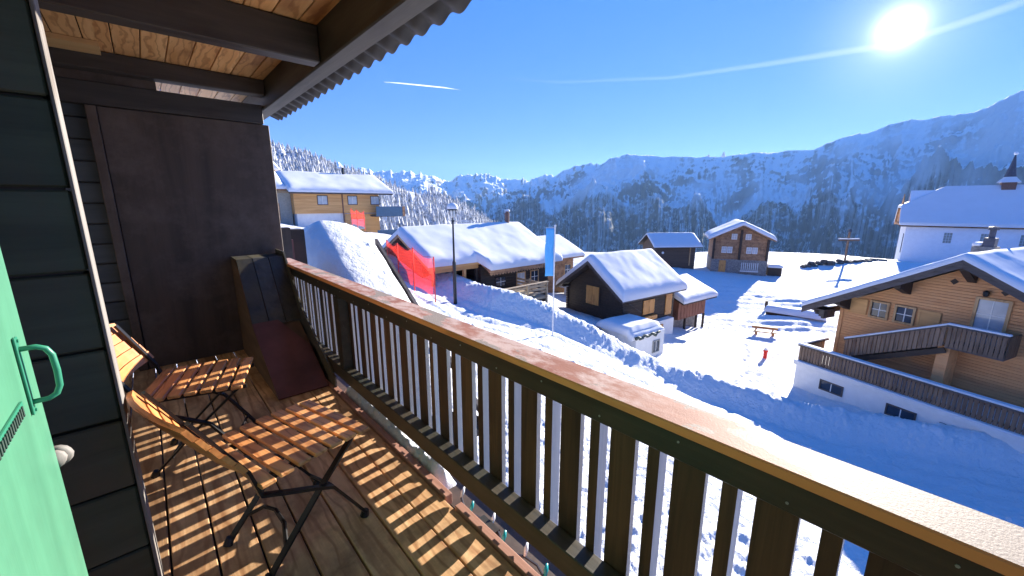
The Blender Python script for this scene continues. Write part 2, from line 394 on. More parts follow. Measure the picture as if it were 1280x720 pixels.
def _fit():
    n = len(CP); d = CP[:, None, :2] - CP[None, :, :2]
    K = _tps((d ** 2).sum(-1)) + np.eye(n) * 2.0
    P = np.hstack([np.ones((n, 1)), CP[:, :2]])
    A = np.block([[K, P], [P.T, np.zeros((3, 3))]]); b = np.concatenate([CP[:, 2], np.zeros(3)])
    return np.linalg.solve(A, b)
TW = _fit()
def base_h(x, y):
    x = np.asarray(x, float); y = np.asarray(y, float); s = TW[-3] + TW[-2] * x + TW[-1] * y
    for (px, py, _), wgt in zip(CP, TW): s = s + wgt * _tps((x - px) ** 2 + (y - py) ** 2)
    return s
ROAD = np.array([rf(-12, 26), rf(-6, 22.2), rf(-2.0, 18.0), rf(5.0, 16.6), rf(9.5, 15.4), rf(14.6, 13.2), rf(19, 10.5), rf(26, 7)])
def road_dist(x, y):
    """distance to the road axis, length along it, and +1 beyond it / -1 on our side"""
    d = np.full(np.shape(x), 1e9); sl = np.zeros(np.shape(x)); sd_ = np.ones(np.shape(x)); acc = 0
    for a, b in zip(ROAD[:-1], ROAD[1:]):
        ab = b - a; ln = np.hypot(*ab); t = np.clip(((x - a[0]) * ab[0] + (y - a[1]) * ab[1]) / (ab @ ab), 0, 1)
        q = np.hypot(x - a[0] - t * ab[0], y - a[1] - t * ab[1]); k = q < d
        d = np.where(k, q, d); sl = np.where(k, acc + t * ln, sl)
        cr = ab[0] * (y - a[1]) - ab[1] * (x - a[0]); c0 = ab[0] * (0 - a[1]) - ab[1] * (0 - a[0])
        sd_ = np.where(k, np.where(cr * c0 > 0, -1.0, 1.0), sd_); acc += ln
    return d, sl, sd_
def ground(x, y):
    x = np.asarray(x, float); y = np.asarray(y, float)
    h = base_h(x, y); r = np.hypot(x, y)
    rd, rs, side = road_dist(x, y)
    # sunken ploughed road; the bank beyond it is the higher one
    low = sstep(9, 14, rs) 
    bank_h = np.where(side > 0, .50 + .08 * low, .12)
    bw = np.where(side > 0, 1.15, .7)
    bank = np.exp(-((rd - 2.7) / bw) ** 2)
    lump = fbm(x * 1.9, y * 1.9, 5, .6)
    h = h - (.22 + .22 * low) * sstep(3.0, 1.2, rd) + bank * bank_h * (.80 + .4 * lump)
    chunk = np.clip(fbm(x * 3.1 + 8, y * 3.1, 3) - .52, 0, 1) * sstep(5.5, 2.6, rd) * sstep(1.6, 2.4, rd)
    h = h + chunk * .40 + sstep(2.0, 1.2, rd) * .05 * (fbm((rd * side) * 4.5, rs * .35, 3) - .5) * 2
    q_ = rd * side + .25 * np.sin(rs * .35)
    for c_ in (-1.25, -.35, .45, 1.3): h = h - .055 * np.exp(-((q_ - c_) / .16) ** 2) * (.5 + fbm(rs * .6 + c_ * 9, rs * 0 + c_, 2))
    near = sstep(14, 9, r)
    h = h + (.03 + .09 * near) * (fbm(x * 3.3 + 40, y * 3.3, 5, .62) - .5) * 2 + .35 * (fbm(x * .22, y * .22 + 7, 3) - .5)
    wind = fbm((x * .8 + y * .6) * .35, (y * .8 - x * .6) * 1.3, 4)
    h = h + .10 * (wind - .5) * sstep(3, 6, rd)
    # trampled patch in the field and a line of footprints
    px_, py_ = at(938, 470, 20.5)[:2]
    tr = np.exp(-(((x - px_) / 2.2) ** 2 + ((y - py_) / 1.6) ** 2))
    h = h + tr * .25 * (ridged(x * 1.7, y * 1.7, 4) - .5)
    f0 = np.array(at(935, 428, 27)[:2]); f1 = np.array(at(930, 470, 21)[:2]); L_ = np.hypot(*(f1 - f0))
    for i in range(15):
        c = f0 + (f1 - f0) * i / 14 + np.array([.13 * (-1) ** i, .12 * math.sin(i)]); h = h - .13 * np.exp(-(((x - c[0]) ** 2 + (y - c[1]) ** 2) / .014))
    # old tracks across the field
    f = x * sa + y * ca; rr = x * ca - y * sa
    fld = sstep(28, 31, f) * sstep(50, 44, f) * sstep(12, 15, rr) * sstep(38, 33, rr)
    h = h + fld * .16 * np.sin((f * .93 + rr * .36) * 3.4 + 1.2 * fbm(x * .3, y * .3, 2)) * fbm(x * .25 + 3, y * .25, 2)
    # walked-in snow by the white wall
    return h - sstep(85, 160, r) * (r - 85) * .55 * sstep(0, 30, y + 60)
def gz(x, y): return float(ground(np.array([x]), np.array([y]))[0])

az = np.radians(np.linspace(-40, 150, 760)); rr_ = np.concatenate([[1.2], 2.0 * (190 / 2.0) ** np.linspace(0, 1, 430)])
az = np.radians(np.concatenate([np.linspace(-40, 5, 60), np.linspace(5.2, 105, 1050), np.linspace(106, 150, 60)])); rr_ = np.concatenate([[1.2], 2.0 * (190 / 2.0) ** np.linspace(0, 1, 620)])
A_, R_ = np.meshgrid(az, rr_); GX = R_ * np.sin(A_); GY = R_ * np.cos(A_)
grid_obj('snowy_ground', GX, GY, ground(GX, GY), M['snow'], kind='structure')

# ------------------------------------------------------------------ far mountains and the wooded hill
def mountain_mat():
    m, ns, ls, bs = new_mat('snow rock and forest')
    g = ns.new('ShaderNodeNewGeometry'); sx = ns.new('ShaderNodeSeparateXYZ'); ls.new(g.outputs['Position'], sx.inputs[0])
    t = ns.new('ShaderNodeTexCoord'); mp = ns.new('ShaderNodeMapping'); ls.new(t.outputs['Object'], mp.inputs[0])
    mp.inputs['Scale'].default_value = (.001, .001, .0007)
    n1 = _noise(ns, ls, mp.outputs[0], 2.2, 9, .62); n2 = _noise(ns, ls, mp.outputs[0], 22, 9, .75)
    fa = ns.new('ShaderNodeAttribute'); fa.attribute_name = 'flow'          # across / down the slope
    fx = ns.new('ShaderNodeSeparateXYZ'); ls.new(fa.outputs['Vector'], fx.inputs[0])
    n3 = _noise(ns, ls, fa.outputs['Vector'], 1.0, 8, .68, .6)
    sn = ns.new('ShaderNodeSeparateXYZ'); ls.new(g.outputs['Normal'], sn.inputs[0])
    mr = ns.new('ShaderNodeMapRange'); ls.new(sx.outputs['Z'], mr.inputs[0])
    mr.inputs['From Min'].default_value = -640; mr.inputs['From Max'].default_value = 480; mr.inputs['To Min'].default_value = .37; mr.inputs['To Max'].default_value = -.42
    def add(a_, b_, k=1.0):
        q = ns.new('ShaderNodeMath'); q.operation = 'MULTIPLY_ADD'; ls.new(a_, q.inputs[0]); q.inputs[1].default_value = k; ls.new(b_, q.inputs[2]); return q.outputs[0]
    s1 = add(n1.outputs[0], mr.outputs[0], .8); s1 = add(n3.outputs[0], s1, .5); s1 = add(fx.outputs['Z'], s1, .34)
    fr = _ramp(ns, ls, s1, [(.74, (0, 0, 0)), (.84, (1, 1, 1))])
    gap = _ramp(ns, ls, n2.outputs[0], [(.38, (.25, .25, .25)), (.5, (1, 1, 1))])
    fm = _mix(ns, ls, 1.0, fr.outputs[0], gap.outputs[0], 'MULTIPLY')
    # bare rock ribs run down the steeper faces
    q1 = add(n3.outputs[0], sn.outputs['Z'], -.95); q1 = add(n2.outputs[0], q1, -.35)
    rk0 = _ramp(ns, ls, q1, [(.02, (1, 1, 1)), (.14, (0, 0, 0))])
    n5 = _noise(ns, ls, mp.outputs[0], 1.1, 4, .5); rg = _ramp(ns, ls, n5.outputs[0], [(.42, (.2, .2, .2)), (.56, (1, 1, 1))])
    class rk: outputs = [_mix(ns, ls, 1.0, rk0.outputs[0], rg.outputs[0], 'MULTIPLY')]
    st_ = ns.new('ShaderNodeMapping'); ls.new(fa.outputs['Vector'], st_.inputs[0]); st_.inputs['Scale'].default_value = (3.2, .55, 1)
    n6 = _noise(ns, ls, st_.outputs[0], 1.0, 5, .6, .4); gl = _ramp(ns, ls, n6.outputs[0], [(.50, (1, 1, 1)), (.56, (.15, .15, .15)), (.60, (1, 1, 1))])
    c = _mix(ns, ls, rk.outputs[0], (.88, .89, .91), (.19, .185, .19))
    fm = _mix(ns, ls, 1.0, fm, gl.outputs[0], 'MULTIPLY')
    c = _mix(ns, ls, fm, c, (.075, .08, .088))
    ls.new(c, bs.inputs['Base Color']); bs.inputs['Roughness'].default_value = .9; bs.inputs['Specular IOR Level'].default_value = .1
    _bump(ns, ls, n2.outputs[0], bs, .6, 60)
    return m
M['mountain'] = mountain_mat()
def pix_az_el(u, v):
    a, f, Z = ray(u, v); h = math.hypot(a, f); return math.atan2(a, f) + R(AZ), Z / h
SKY = [(300, 196), (380, 200), (420, 203), (434, 208), (454, 212), (478, 213), (506, 213), (533, 217), (557, 225), (564, 227), (571, 222), (592, 217), (606, 214), (619, 218), (640, 225),
       (649, 222), (661, 225), (681, 216), (692, 218), (705, 213), (726, 204), (750, 203), (777, 194), (808, 194), (832, 196), (860, 197), (926, 194),
       (950, 191), (1017, 188), (1059, 171), (1077, 167), (1130, 149), (1145, 149), (1175, 148), (1197, 142), (1231, 137), (1280, 113), (1400, 80), (1560, 60)]
sk = np.array([pix_az_el(u, v) for u, v in SKY])
def mountains():
    naz, nr = 1000, 260
    a = np.linspace(sk[0, 0] - .2, sk[-1, 0], naz); crest = np.interp(a, sk[:, 0], sk[:, 1])
    jag = (ridged(a * 45, a * 0 + 3, 5, .6) - .5) * np.interp(a, [sk[0, 0], sk[17, 0], sk[24, 0], sk[-1, 0]], [.018, .014, .004, .005])
    ua = np.interp(a, sk[:, 0], [s[0] for s in SKY])          # photo column, for laying out the massifs
    rc = np.interp(ua, [300, 560, 660, 770, 900, 1300], [9500, 9000, 8200, 6200, 5600, 4600])
    t = np.concatenate([np.linspace(0, 1, nr - 20), 1 + np.linspace(.01, .35, 20)])
    T, Aa = np.meshgrid(t, a, indexing='ij'); RC = np.broadcast_to(rc, T.shape); CR = np.broadcast_to(crest, T.shape); UA = np.broadcast_to(ua, T.shape)
    r0 = 1500.0
    RR = r0 + (RC - r0) * T
    X = RR * np.sin(Aa); Y = RR * np.cos(Aa)
    top = RC * CR; bot = -900.0
    prof = np.clip(T, 0, 1) ** 1.55
    Zm = bot + (top - bot) * prof
    SP = np.zeros_like(Zm)
    # spurs running down towards the valley
    for (uc, tp, wd, hh) in ((1050, .62, 95, 520), (872, .60, 60, 380), (740, .66, 80, 420), (640, .7, 60, 380), (960, .75, 55, 260), (1180, .72, 70, 330), (560, .72, 50, 380), (810, .8, 40, 260), (1250, .6, 60, 300), (690, .5, 55, 260)):
        sp_ = np.clip(1 - np.abs(UA - uc - 55 * (tp - T)) / (wd * (1.25 - T * .6)), 0, 1)
        SP = np.maximum(SP, sp_ ** .7 * sstep(tp * 1.12, tp * .92, T + .08 * (fbm(X / 260, Y / 260, 4) - .5)))
        Zm = Zm + hh * sp_ ** 1.1 * np.sin(np.pi * np.clip(T / (tp * 1.35), 0, 1)) ** 1.2
    rd = ridged(X / 1500 + 5, Y / 1500, 6, .58); rd2 = ridged(X / 420 + 5, Y / 420, 5, .6)
    rill = ridged(Aa * 52 + T * 2.5 + fbm(X / 700, Y / 700, 3), T * 2.6, 5, .6); Zm = Zm - (1 - rill) * 110 * np.clip(T * 3, 0, 1) * np.clip((1.0 - T) * 4, 0, 1)
    fade = np.clip((1 - T) * 4.5, 0, 1); mid = np.clip(T * 3, 0, 1)
    Zm = Zm + (rd - .45) * 430 * fade * mid + (rd2 - .45) * 120 * np.clip((1 - T) * 9, .12, 1) * mid
    Zm = np.minimum(Zm, RR * (CR + .0012)) * (T <= 1) + (top - (T - 1) * RC * .5) * (T > 1)
    Zm = Zm + jag[None, :] * RR * np.clip(1 - np.abs(T - 1) * 9, 0, 1) ** 1.3 + (rd2 - .5) * 60 * np.clip(1 - np.abs(T - .97) * 10, 0, 1)
    o = grid_obj('mountain_range', X, Y, Zm, M['mountain'], kind='structure')
    at_ = o.data.attributes.new('flow', 'FLOAT_VECTOR', 'POINT')
    at_.data.foreach_set('vector', np.stack([Aa * 46 + 1.5 * fbm(X / 900, Y / 900, 3), T * 3.2, SP], -1).reshape(-1).astype(np.float32)); return o
mountains()
def far_peaks():
    mb = MB()
    for (u, v, wpx) in ((886, 192, 9), (905, 188.5, 11), (894, 195, 12)):
        a, e = pix_az_el(u, v); r = 8200.0; hw = wpx / 495 * r * .8
        c = Vector((r * math.sin(a), r * math.cos(a), EYE + e * r)); n = 9
        ring = [(c.x + hw * math.cos(i * 2 * math.pi / n) * random.uniform(.7, 1.3), c.y + hw * math.sin(i * 2 * math.pi / n) * random.uniform(.7, 1.3), c.z - 260) for i in range(n)]
        mb.add([tuple(c)] + ring, [(0, 1 + i, 1 + (i + 1) % n) for i in range(n)])
    return mb.build('mountain_peak', M['mountain'], kind='structure')
far_peaks()
def valley():
    a = np.radians(np.linspace(-40, 150, 160)); r = np.linspace(186, 1700, 60)
    A2, R2 = np.meshgrid(a, r); X = R2 * np.sin(A2); Y = R2 * np.cos(A2)
    e0 = ground(186 * np.sin(A2), 186 * np.cos(A2)); t = (R2 - 186) / (1700 - 186)
    Z = e0 - 1 + (-905 - e0) * (t ** .75) + 30 * (fbm(X / 90, Y / 90, 4) - .5) * np.clip(t * 6, 0, 1)
    return grid_obj('valley_slope', X, Y, Z, M['mountain'], kind='structure')
valley()

HILL = np.array([(250, 172), (300, 180), (345, 186), (385, 196), (430, 214), (480, 228), (540, 243), (600, 270), (622, 284), (660, 310), (700, 340)], float)
def hill_h(x, y):
    f = x * sa + y * ca; r = x * ca - y * sa
    u = 640 + FPX * 1.03 * r / np.maximum(f, 1)
    v = np.interp(u, HILL[:, 0], HILL[:, 1]) + 4.0
    b = (360 - v) / FPX; e = (-sp + b * cp) / (cp + b * sp)
    t = f / 320.0
    crest = EYE + e * 320
    base = -14 + 8 * np.clip((480 - u) / 200, -1, 1)
    return np.where(t < 1, base + (crest - base) * np.clip((t - .25) / .75, 0, 1) ** 1.15, crest - (t - 1) * 150) + 5 * (fbm(x / 30, y / 30, 3) - .5)
def hill():
    f = np.linspace(78, 400, 90); u = np.linspace(225, 700, 110); U, Fv = np.meshgrid(u, f)
    r = (U - 640) / (FPX * 1.03) * Fv; X = r * ca + Fv * sa; Y = Fv * ca - r * sa
    Z = hill_h(X, Y)
    Z = np.where(U > 650, Z - (U - 650) * .4, Z)
    return grid_obj('wooded_hill', X, Y, Z, M['snow_roof'], kind='structure')
hill()
def frosted_mat():
    m, ns, ls, bs = new_mat('frosted conifer')
    g = ns.new('ShaderNodeNewGeometry'); sn = ns.new('ShaderNodeSeparateXYZ'); ls.new(g.outputs['Normal'], sn.inputs[0])
    t = ns.new('ShaderNodeTexCoord'); n = _noise(ns, ls, t.outputs['Object'], .9, 4, .7)
    a = ns.new('ShaderNodeMath'); a.operation = 'ADD'; ls.new(n.outputs[0], a.inputs[0]); ls.new(sn.outputs['Z'], a.inputs[1])
    r = _ramp(ns, ls, a.outputs[0], [(.50, (.11, .12, .125)), (1.0, (.66, .68, .72))])
    r.color_ramp.elements[1].position = .85
    ls.new(r.outputs[0], bs.inputs['Base Color']); bs.inputs['Roughness'].default_value = .9; return m
M['conifer'] = frosted_mat()
def conifer(mb, x, y, z, h, w_):
    for k, (b, t_, wk) in enumerate(((.08, .5, 1.0), (.32, .75, .72), (.56, 1.0, .46))):
        n = 6; o = random.uniform(0, 6.28)
        ring = [(x + w_ * wk * random.uniform(.75, 1.2) * math.cos(o + i * 2 * math.pi / n), y + w_ * wk * random.uniform(.75, 1.2) * math.sin(o + i * 2 * math.pi / n), z + h * (b + random.uniform(-.03, .03))) for i in range(n)]
        mb.add(ring + [(x, y, z + h * t_)], [(i, (i + 1) % n, n) for i in range(n)])
def forest():
    mb = MB()
    for i in range(4200):
        u = random.uniform(300, 655); Fv = random.uniform(100, 345); r = (u - 640) / (FPX * 1.03) * Fv
        if random.random() > Fv / 345 + .1: continue
        x = r * ca + Fv * sa; y = Fv * ca - r * sa
        if fbm(np.array([x / 35]), np.array([y / 35]), 3)[0] < .33: continue
        conifer(mb, x, y, float(hill_h(np.array([x]), np.array([y]))[0]) - .5, random.uniform(5.5, 11), random.uniform(1.5, 2.4))
    o = mb.build('conifer_forest', M['conifer'], kind='stuff'); return o
forest()

# ------------------------------------------------------------------ houses
def snow_cap(name, x0, x1, y0, y1, roof_z, thick, parent, mat=None, res=.18, rnd=.45, seed=0, low=None):
    nx = max(8, int((x1 - x0) / res)); ny = max(8, int((y1 - y0) / res))
    def sp1(n):
        t = np.linspace(0, 1, n); return np.concatenate([[0, 0], np.sort(np.concatenate([[.004, .012, 1 - .012, 1 - .004], t[1:-1]])), [1, 1]])
    tx = sp1(nx); ty = sp1(ny)
    X, Y = np.meshgrid(x0 + (x1 - x0) * tx, y0 + (y1 - y0) * ty)
    if low is not None: YL = low(X); Y = YL + (y1 - YL) * (Y - y0) / (y1 - y0)
    d = np.minimum(np.minimum(X - x0, x1 - X), np.minimum(Y - (y0 if low is None else YL), y1 - Y)); q = np.clip(d / rnd, 0, 1)
    z0 = roof_z(X, Y); T = thick * (.35 + .65 * np.sqrt(np.clip(1 - (1 - q) ** 2, 0, 1)))
    T = T * (1 + .25 * (fbm(X * .6 + seed, Y * .6, 3) - .5)) + .02 * (fbm(X * 2 + seed, Y * 2, 3) - .5)
    jx = .07 * (fbm(X * 1.3 + 9 + seed, Y * 1.3, 3) - .5) * (q < .4)
    Z = z0 + T
    Z[0, :] = z0[0, :]; Z[-1, :] = z0[-1, :]; Z[:, 0] = z0[:, 0]; Z[:, -1] = z0[:, -1]
    o = grid_obj(name, X + jx, Y + jx, Z, mat or M['snow_roof'], parent)
    # underside
    return o
def logs(mb, x0, x1, y0, y1, z0, z1, course=.2, mi=0, gable=None, cut=None):
    """stacked log courses of a rectangular house; gable=(ridge_y, ridge_z) trims the courses above z1 to the roof line"""
    n = max(1, int(round((z1 - z0) / course))); c = (z1 - z0) / n
    for i in range(n):
        o = .018 * (i % 2) * 0 + random.uniform(0, .012)
        mb.box(x0 - o, x1 + o, y0 - o, y1 + o, z0 + i * c + .012, z0 + (i + 1) * c - .012, mi)
    mb.box(x0 + .04, x1 - .04, y0 + .04, y1 - .04, z0, z1, mi)
    if gable:
        ry, rz = gable; m = max(1, int(round((rz - z1) / c)))
        for i in range(m):
            a = z1 + i * (rz - z1) / m + .012; b = z1 + (i + 1) * (rz - z1) / m - .012
            def yl(z): return y0 + (ry - y0) * (z - z1) / (rz - z1), y1 + (ry - y1) * (z - z1) / (rz - z1)
            a0, a1 = yl(a); b0, b1 = yl(b); o = random.uniform(0, .012)
            mb.prism([(a0, a), (a1, a), (b1, b), (b0, b)], 'x', x0 - o, x1 + o, mi)
        mb.prism([(y0 + .05, z1), (y1 - .05, z1), (ry, rz - .04)], 'x', x0 + .04, x1 - .04, mi)
def gable_roof(t, x0, x1, y0, y1, ry, ze, zr, th, mat, snow=.35, name='roof', res=.2, seed=0, snow_in=.0, verge=None):
    """roof slabs from eave height ze up to ridge zr (top side), ridge along x"""
    for a in (y0, y1):
        mb = MB(); mb.prism([(a, ze - th), (ry, zr - th), (ry, zr), (a, ze)] , 'x', x0, x1); mb.build(name, mat, t)
    f = lambda X, Y: np.where(Y < ry, ze + (zr - ze) * (Y - y0) / (ry - y0), ze + (zr - ze) * (y1 - Y) / (y1 - ry)) - .006
    g = lambda X, Y: f(X, Y) - .0 + 0 * X
    def soft(X, Y):
        zz = g(X, Y); k = np.exp(-((Y - ry) / .35) ** 2); return zz - .0 * k
    return snow_cap('roof_snow', x0 - .03 + snow_in, x1 + .03 - snow_in, y0 - .06, y1 + .06, soft, snow, t, res=res, seed=seed)
def window(t, axis, face, c, z0, w_, h_, frame_m, glass_m, out=1, bars=1, hbars=1, depth=.05, name='window', fw=.06):
    """window on the plane axis=face (out = outward sign), centred at c along the other axis: frame + pane + bars"""
    def bx(mb, a0, a1, zz0, zz1, d0, d1):
        lo, hi = sorted((face + out * d0, face + out * d1))
        if axis == 'x': mb.box(lo, hi, a0, a1, zz0, zz1)
        else: mb.box(a0, a1, lo, hi, zz0, zz1)
    fr = MB(); a0, a1 = c - w_ / 2, c + w_ / 2
    bx(fr, a0 - fw, a0, z0 - fw, z0 + h_ + fw, -.05, depth); bx(fr, a1, a1 + fw, z0 - fw, z0 + h_ + fw, -.05, depth)
    bx(fr, a0, a1, z0 - fw, z0, -.05, depth); bx(fr, a0, a1, z0 + h_, z0 + h_ + fw, -.05, depth)
    f = fr.build(name, frame_m, t)
    p = MB(); bx(p, a0, a1, z0, z0 + h_, -.04, .012); p.build('pane', glass_m, f)
    if bars or hbars:
        b = MB(); ws = .035
        for i in range(bars): x = a0 + (a1 - a0) * (i + 1) / (bars + 1); bx(b, x - ws / 2, x + ws / 2, z0, z0 + h_, .012, .03)
        for i in range(hbars): z = z0 + h_ * (i + 1) / (hbars + 1); bx(b, a0, a1, z - ws / 2, z + ws / 2, .012, .027)
        b.build('glazing_bar', M['frame_white'], f)
    return f
def shutter_pair(t, axis, face, c, z0, w_, h_, out=1, n=2):
    for i in range(n):
        mb = MB(); a = c - w_ / 2 + w_ * i / n + .01; b = c - w_ / 2 + w_ * (i + 1) / n - .01
        lo, hi = sorted((face + out * .003, face + out * .05)); lo2, hi2 = sorted((face + out * .05, face + out * .07))
        k = 3
        for j in range(k):
            p, q = a + (b - a) * j / k + .004, a + (b - a) * (j + 1) / k - .004
            mb.box(lo, hi, p, q, z0, z0 + h_) if axis == 'x' else mb.box(p, q, lo, hi, z0, z0 + h_)
        for zz in (z0 + h_ * .15, z0 + h_ * .8):
            mb.box(lo2, hi2, a, b, zz, zz + .08) if axis == 'x' else mb.box(a, b, lo2, hi2, zz, zz + .08)
        mb.build('shutter', M['shutter'], t)

# ---- chalet with the long snow roof, left of centre (ridge along world X)
def chalet_long():
    x0, x1 = 11.2, 21.5; ye, yr, yb = 18.3, 22.55, 26.8; ze, zr = -2.45, -.35
    g = -4.9
    t = thing('timber_chalet', 'long dark timber chalet with wide snowy roof, open porch and thin chimney', 'house', (x0, ye, g), 0)
    L = x1 - x0; e = ze - g; r_ = zr - g
    mb = MB(); logs(mb, 3.6, L - .6, .75, 7.9, -.6, e + .12, .2, 0, (4.25, r_ - .25)); mb.build('wall', M['log_dark'], t)
    mb = MB(); logs(mb, .6, 3.6, 2.6, 7.9, -.6, e + .75, .2, 0, (4.25, r_ - .25)); mb.build('porch_wall', M['log_dark'], t)
    # roof: full slope on the right, shortened over the porch
    for nm, xa, xb, a in (('roof', 3.7, L, 0.0), ('roof', 0, 3.7, .9)):
        za = e + (r_ - e) * a / 4.25
        mb = MB(); mb.prism([(a, za - .2), (4.25, r_ - .2), (4.25, r_), (a, za)], 'x', xa, xb); mb.build(nm, M['siding_orange'] if a else M['log_brown'], t)
    mb = MB(); mb.prism([(8.5, e - .2), (4.25, r_ - .2), (4.25, r_), (8.5, e)], 'x', 0, L); mb.build('roof', M['log_brown'], t)
    def rz(X, Y): return np.where(Y < 4.25, e + (r_ - e) * Y / 4.25, e + (r_ - e) * (8.5 - Y) / 4.25) - .006
    snow_cap('roof_snow', -.03, L + .03, 0, 8.56, rz, .48, t, res=.16, seed=3, low=lambda x: -.08 + .92 * sstep(3.75, 3.45, x))
    mb = MB(); mb.box(.2, 3.7, 1.0, 1.16, e + .02, e + .24); mb.build('porch_beam', M['siding_orange'], t)
    for x in (.35, 2.5, 3.4):
        mb = MB(); mb.box(x, x + .17, 1.0, 1.17, -.3, e + .02); mb.build('porch_post', M['siding_orange'] if x < 3 else M['log_dark'], t)
    mb = MB(); mb.box(1.0, 2.0, 2.5, 2.58, -.1, 1.9); mb.build('porch_door', M['frame_wood'], t)
    # scalloped board under the eave
    mb = MB()
    for i in range(26):
        x = 3.75 + i * .235; mb.prism([(x, e - .18), (x + .22, e - .18), (x + .22, e - .3), (x + .11, e - .4), (x, e - .3)], 'y', .03, .06)
    mb.build('scalloped_fascia', M['log_brown'], t, kind='stuff')
    window(t, 'y', .75, 7.0, 1.0, .7, .8, M['frame_wood'], M['glass_pale'], -1)
    window(t, 'y', .75, 8.3, 1.0, .7, .8, M['frame_wood'], M['glass'], -1)
    window(t, 'y', .75, 5.2, 1.15, .8, .55, M['log_dark'], M['glass'], -1)
    # chimney
    mb = MB(); cx, cy = 8.9, 4.25
    mb.lathe([(.17, -.3), (.17, 1.0), (.2, 1.0), (.2, 1.12), (.13, 1.12), (.13, 1.25), (0, 1.25)], 12, (cx, cy, r_)); c = mb.build('chimney', M['chimney'], t)
    mb = MB(); mb.lathe([(.21, 1.25), (.2, 1.34), (.1, 1.4), (0, 1.41)], 12, (cx, cy, r_)); mb.build('snow_cap', M['snow_roof'], c, True)
    # terrace railing in front
    y = -2.1; z0 = .8; xa, xb = 3.0, 6.5
    mb = MB(); mb.box(xa, xb, y, .7, z0 - .15, z0); mb.build('terrace_floor', M['deck_pale'], t)
    for x, yy in ((xa, y), (xa + 1.75, y), (xb - .1, y), (xb - .1, -.6)):
        mb = MB(); mb.box(x, x + .1, yy - .1, yy - .003, -.7, z0 + .85); mb.build('post', M['deck_pale'], t)
    for z in (.2, .42, .64):
        mb = MB(); mb.box(xa - .05, xb + .05, y, y + .035, z0 + z, z0 + z + .13); mb.build('rail_board', M['deck_pale'], t)
        mb = MB(); mb.box(xb + .005, xb + .04, y + .04, .6, z0 + z, z0 + z + .13); mb.build('rail_board', M['deck_pale'], t)
    mb = MB(); mb.box(xa - .05, xb + .06, y - .12, y + .08, z0 + .86, z0 + .91); mb.build('hand_rail', M['deck_pale'], t)
chalet_long()

# ---- second roof behind it
def chalet_behind():
    X1, Y0 = 29.1, 22.1; g = -6.0; L = 9.0
    t = thing('chalet', 'brown chalet half hidden behind the long roof, small snowy roof with flat overhang', 'house', (X1 - L, Y0, g), 0)
    e, r_ = 2.9, 4.25
    mb = MB(); logs(mb, .5, L - .8, .6, 5.4, -1.5, e + .1, .22, 0, (3.0, r_ - .2)); mb.build('wall', M['log_brown'], t)
    gable_roof(t, 0, L, 0, 6.0, 3.0, e, r_, .18, M['log_brown'], .4, seed=21)
    mb = MB(); mb.box(6.2, L + .4, -1.9, -.1, -.5, .25); mb.build('terrace_wall', M['plaster'], t)
    snow_cap('terrace_snow', 6.1, L + .5, -2.0, .4, lambda X, Y: 0 * X + .25, .4, t, seed=5)
    window(t, 'y', .6, 7.4, 1.2, .8, .9, M['frame_wood'], M['glass'], -1)
chalet_behind()

# ---- dark chalet with orange shutters, centre
def chalet_dark():
    cx, cy = rf(7.28, 25); g = -6.5; W_, L = 5.25, 5.6; a = R(90 - 97.3)
    # local x along the ridge (away), local y across the gable to the left
    t = thing('log_chalet', 'small black timber chalet with orange shutters and thick smooth roof snow, beside the banner', 'house', (cx, cy, g), a)
    e, r_ = 1.95, 4.15; ov = .75; oe = .5
    sl_ = (r_ - e) / (W_ / 2 + oe)
    wt = e + sl_ * oe - .22
    mb = MB(); logs(mb, 0, L, 0, W_, -1.3, wt, .19, 0, (W_ / 2, r_ - .24)); mb.build('wall', M['log_dark'], t)
    # crossed log ends at the corners
    for y in (0, W_):
        mb = MB()
        for i in range(14): mb.box(-.14, -.018, y - .07, y + .07, -.8 + i * .19, -.64 + i * .19)
        mb.build('log_end', M['log_dark'], t, kind='stuff')
    gable_roof(t, -ov, L + .7, -oe, W_ + oe, W_ / 2, e, r_, .16, M['fascia'], .5, res=.15, seed=11)
    for s in (0, 1):
        mb = MB(); ya = -oe - .02 if s == 0 else W_ + oe + .02
        mb.prism([(ya, e - .22), (W_ / 2, r_ - .22), (W_ / 2, r_ + .0), (ya, e + .0)], 'x', -ov - .05, -ov - .003); mb.build('bargeboard', M['fascia'], t)
    for y in (.1, W_ / 2, W_ - .1):
        mb = MB(); zz = wt - .16 if y != W_ / 2 else r_ - .45
        mb.box(-ov + .1, -.02, y - .09, y + .09, zz, zz + .18); mb.build('purlin_end', M['log_dark'], t)
    # gable window with closed shutters
    mb = MB(); mb.box(-.045, -.02, 2.0, 3.42, .92, 2.36); mb.build('window_surround', M['log_dark'], t)
    shutter_pair(t, 'x', -.045, 2.71, 1.0, 1.2, 1.3, -1)
    # side wall (towards the right in the photo)
    shutter_pair(t, 'y', -.02, 2.6, .5, 1.25, 1.0, -1)
    shutter_pair(t, 'y', -.02, 4.9, .1, .75, 1.5, -1, 1)
    mb = MB(); mb.box(1.9, 3.3, -.3, -.06, .12, .4); mb.build('flower_box', M['shutter'], t)
    mb = MB(); mb.tube([(.15, -.35, e - .15), (.3, -.12, e - .35), (1.2, -.1, e - .9), (1.75, -.1, e - 1.2)], .035, 6); mb.build('gutter_pipe', M['fascia'], t)
    # white plastered basement with a door
    mb = MB(); mb.box(1.5, 5.0, -.5, -.02, -2.6, -.05); mb.build('basement_wall', M['plaster'], t)
    mb = MB(); mb.box(3.0, 3.7, -.56, -.503, -1.9, -.3); mb.build('basement_door', M['shutter'], t)
    return t
chalet_dark()
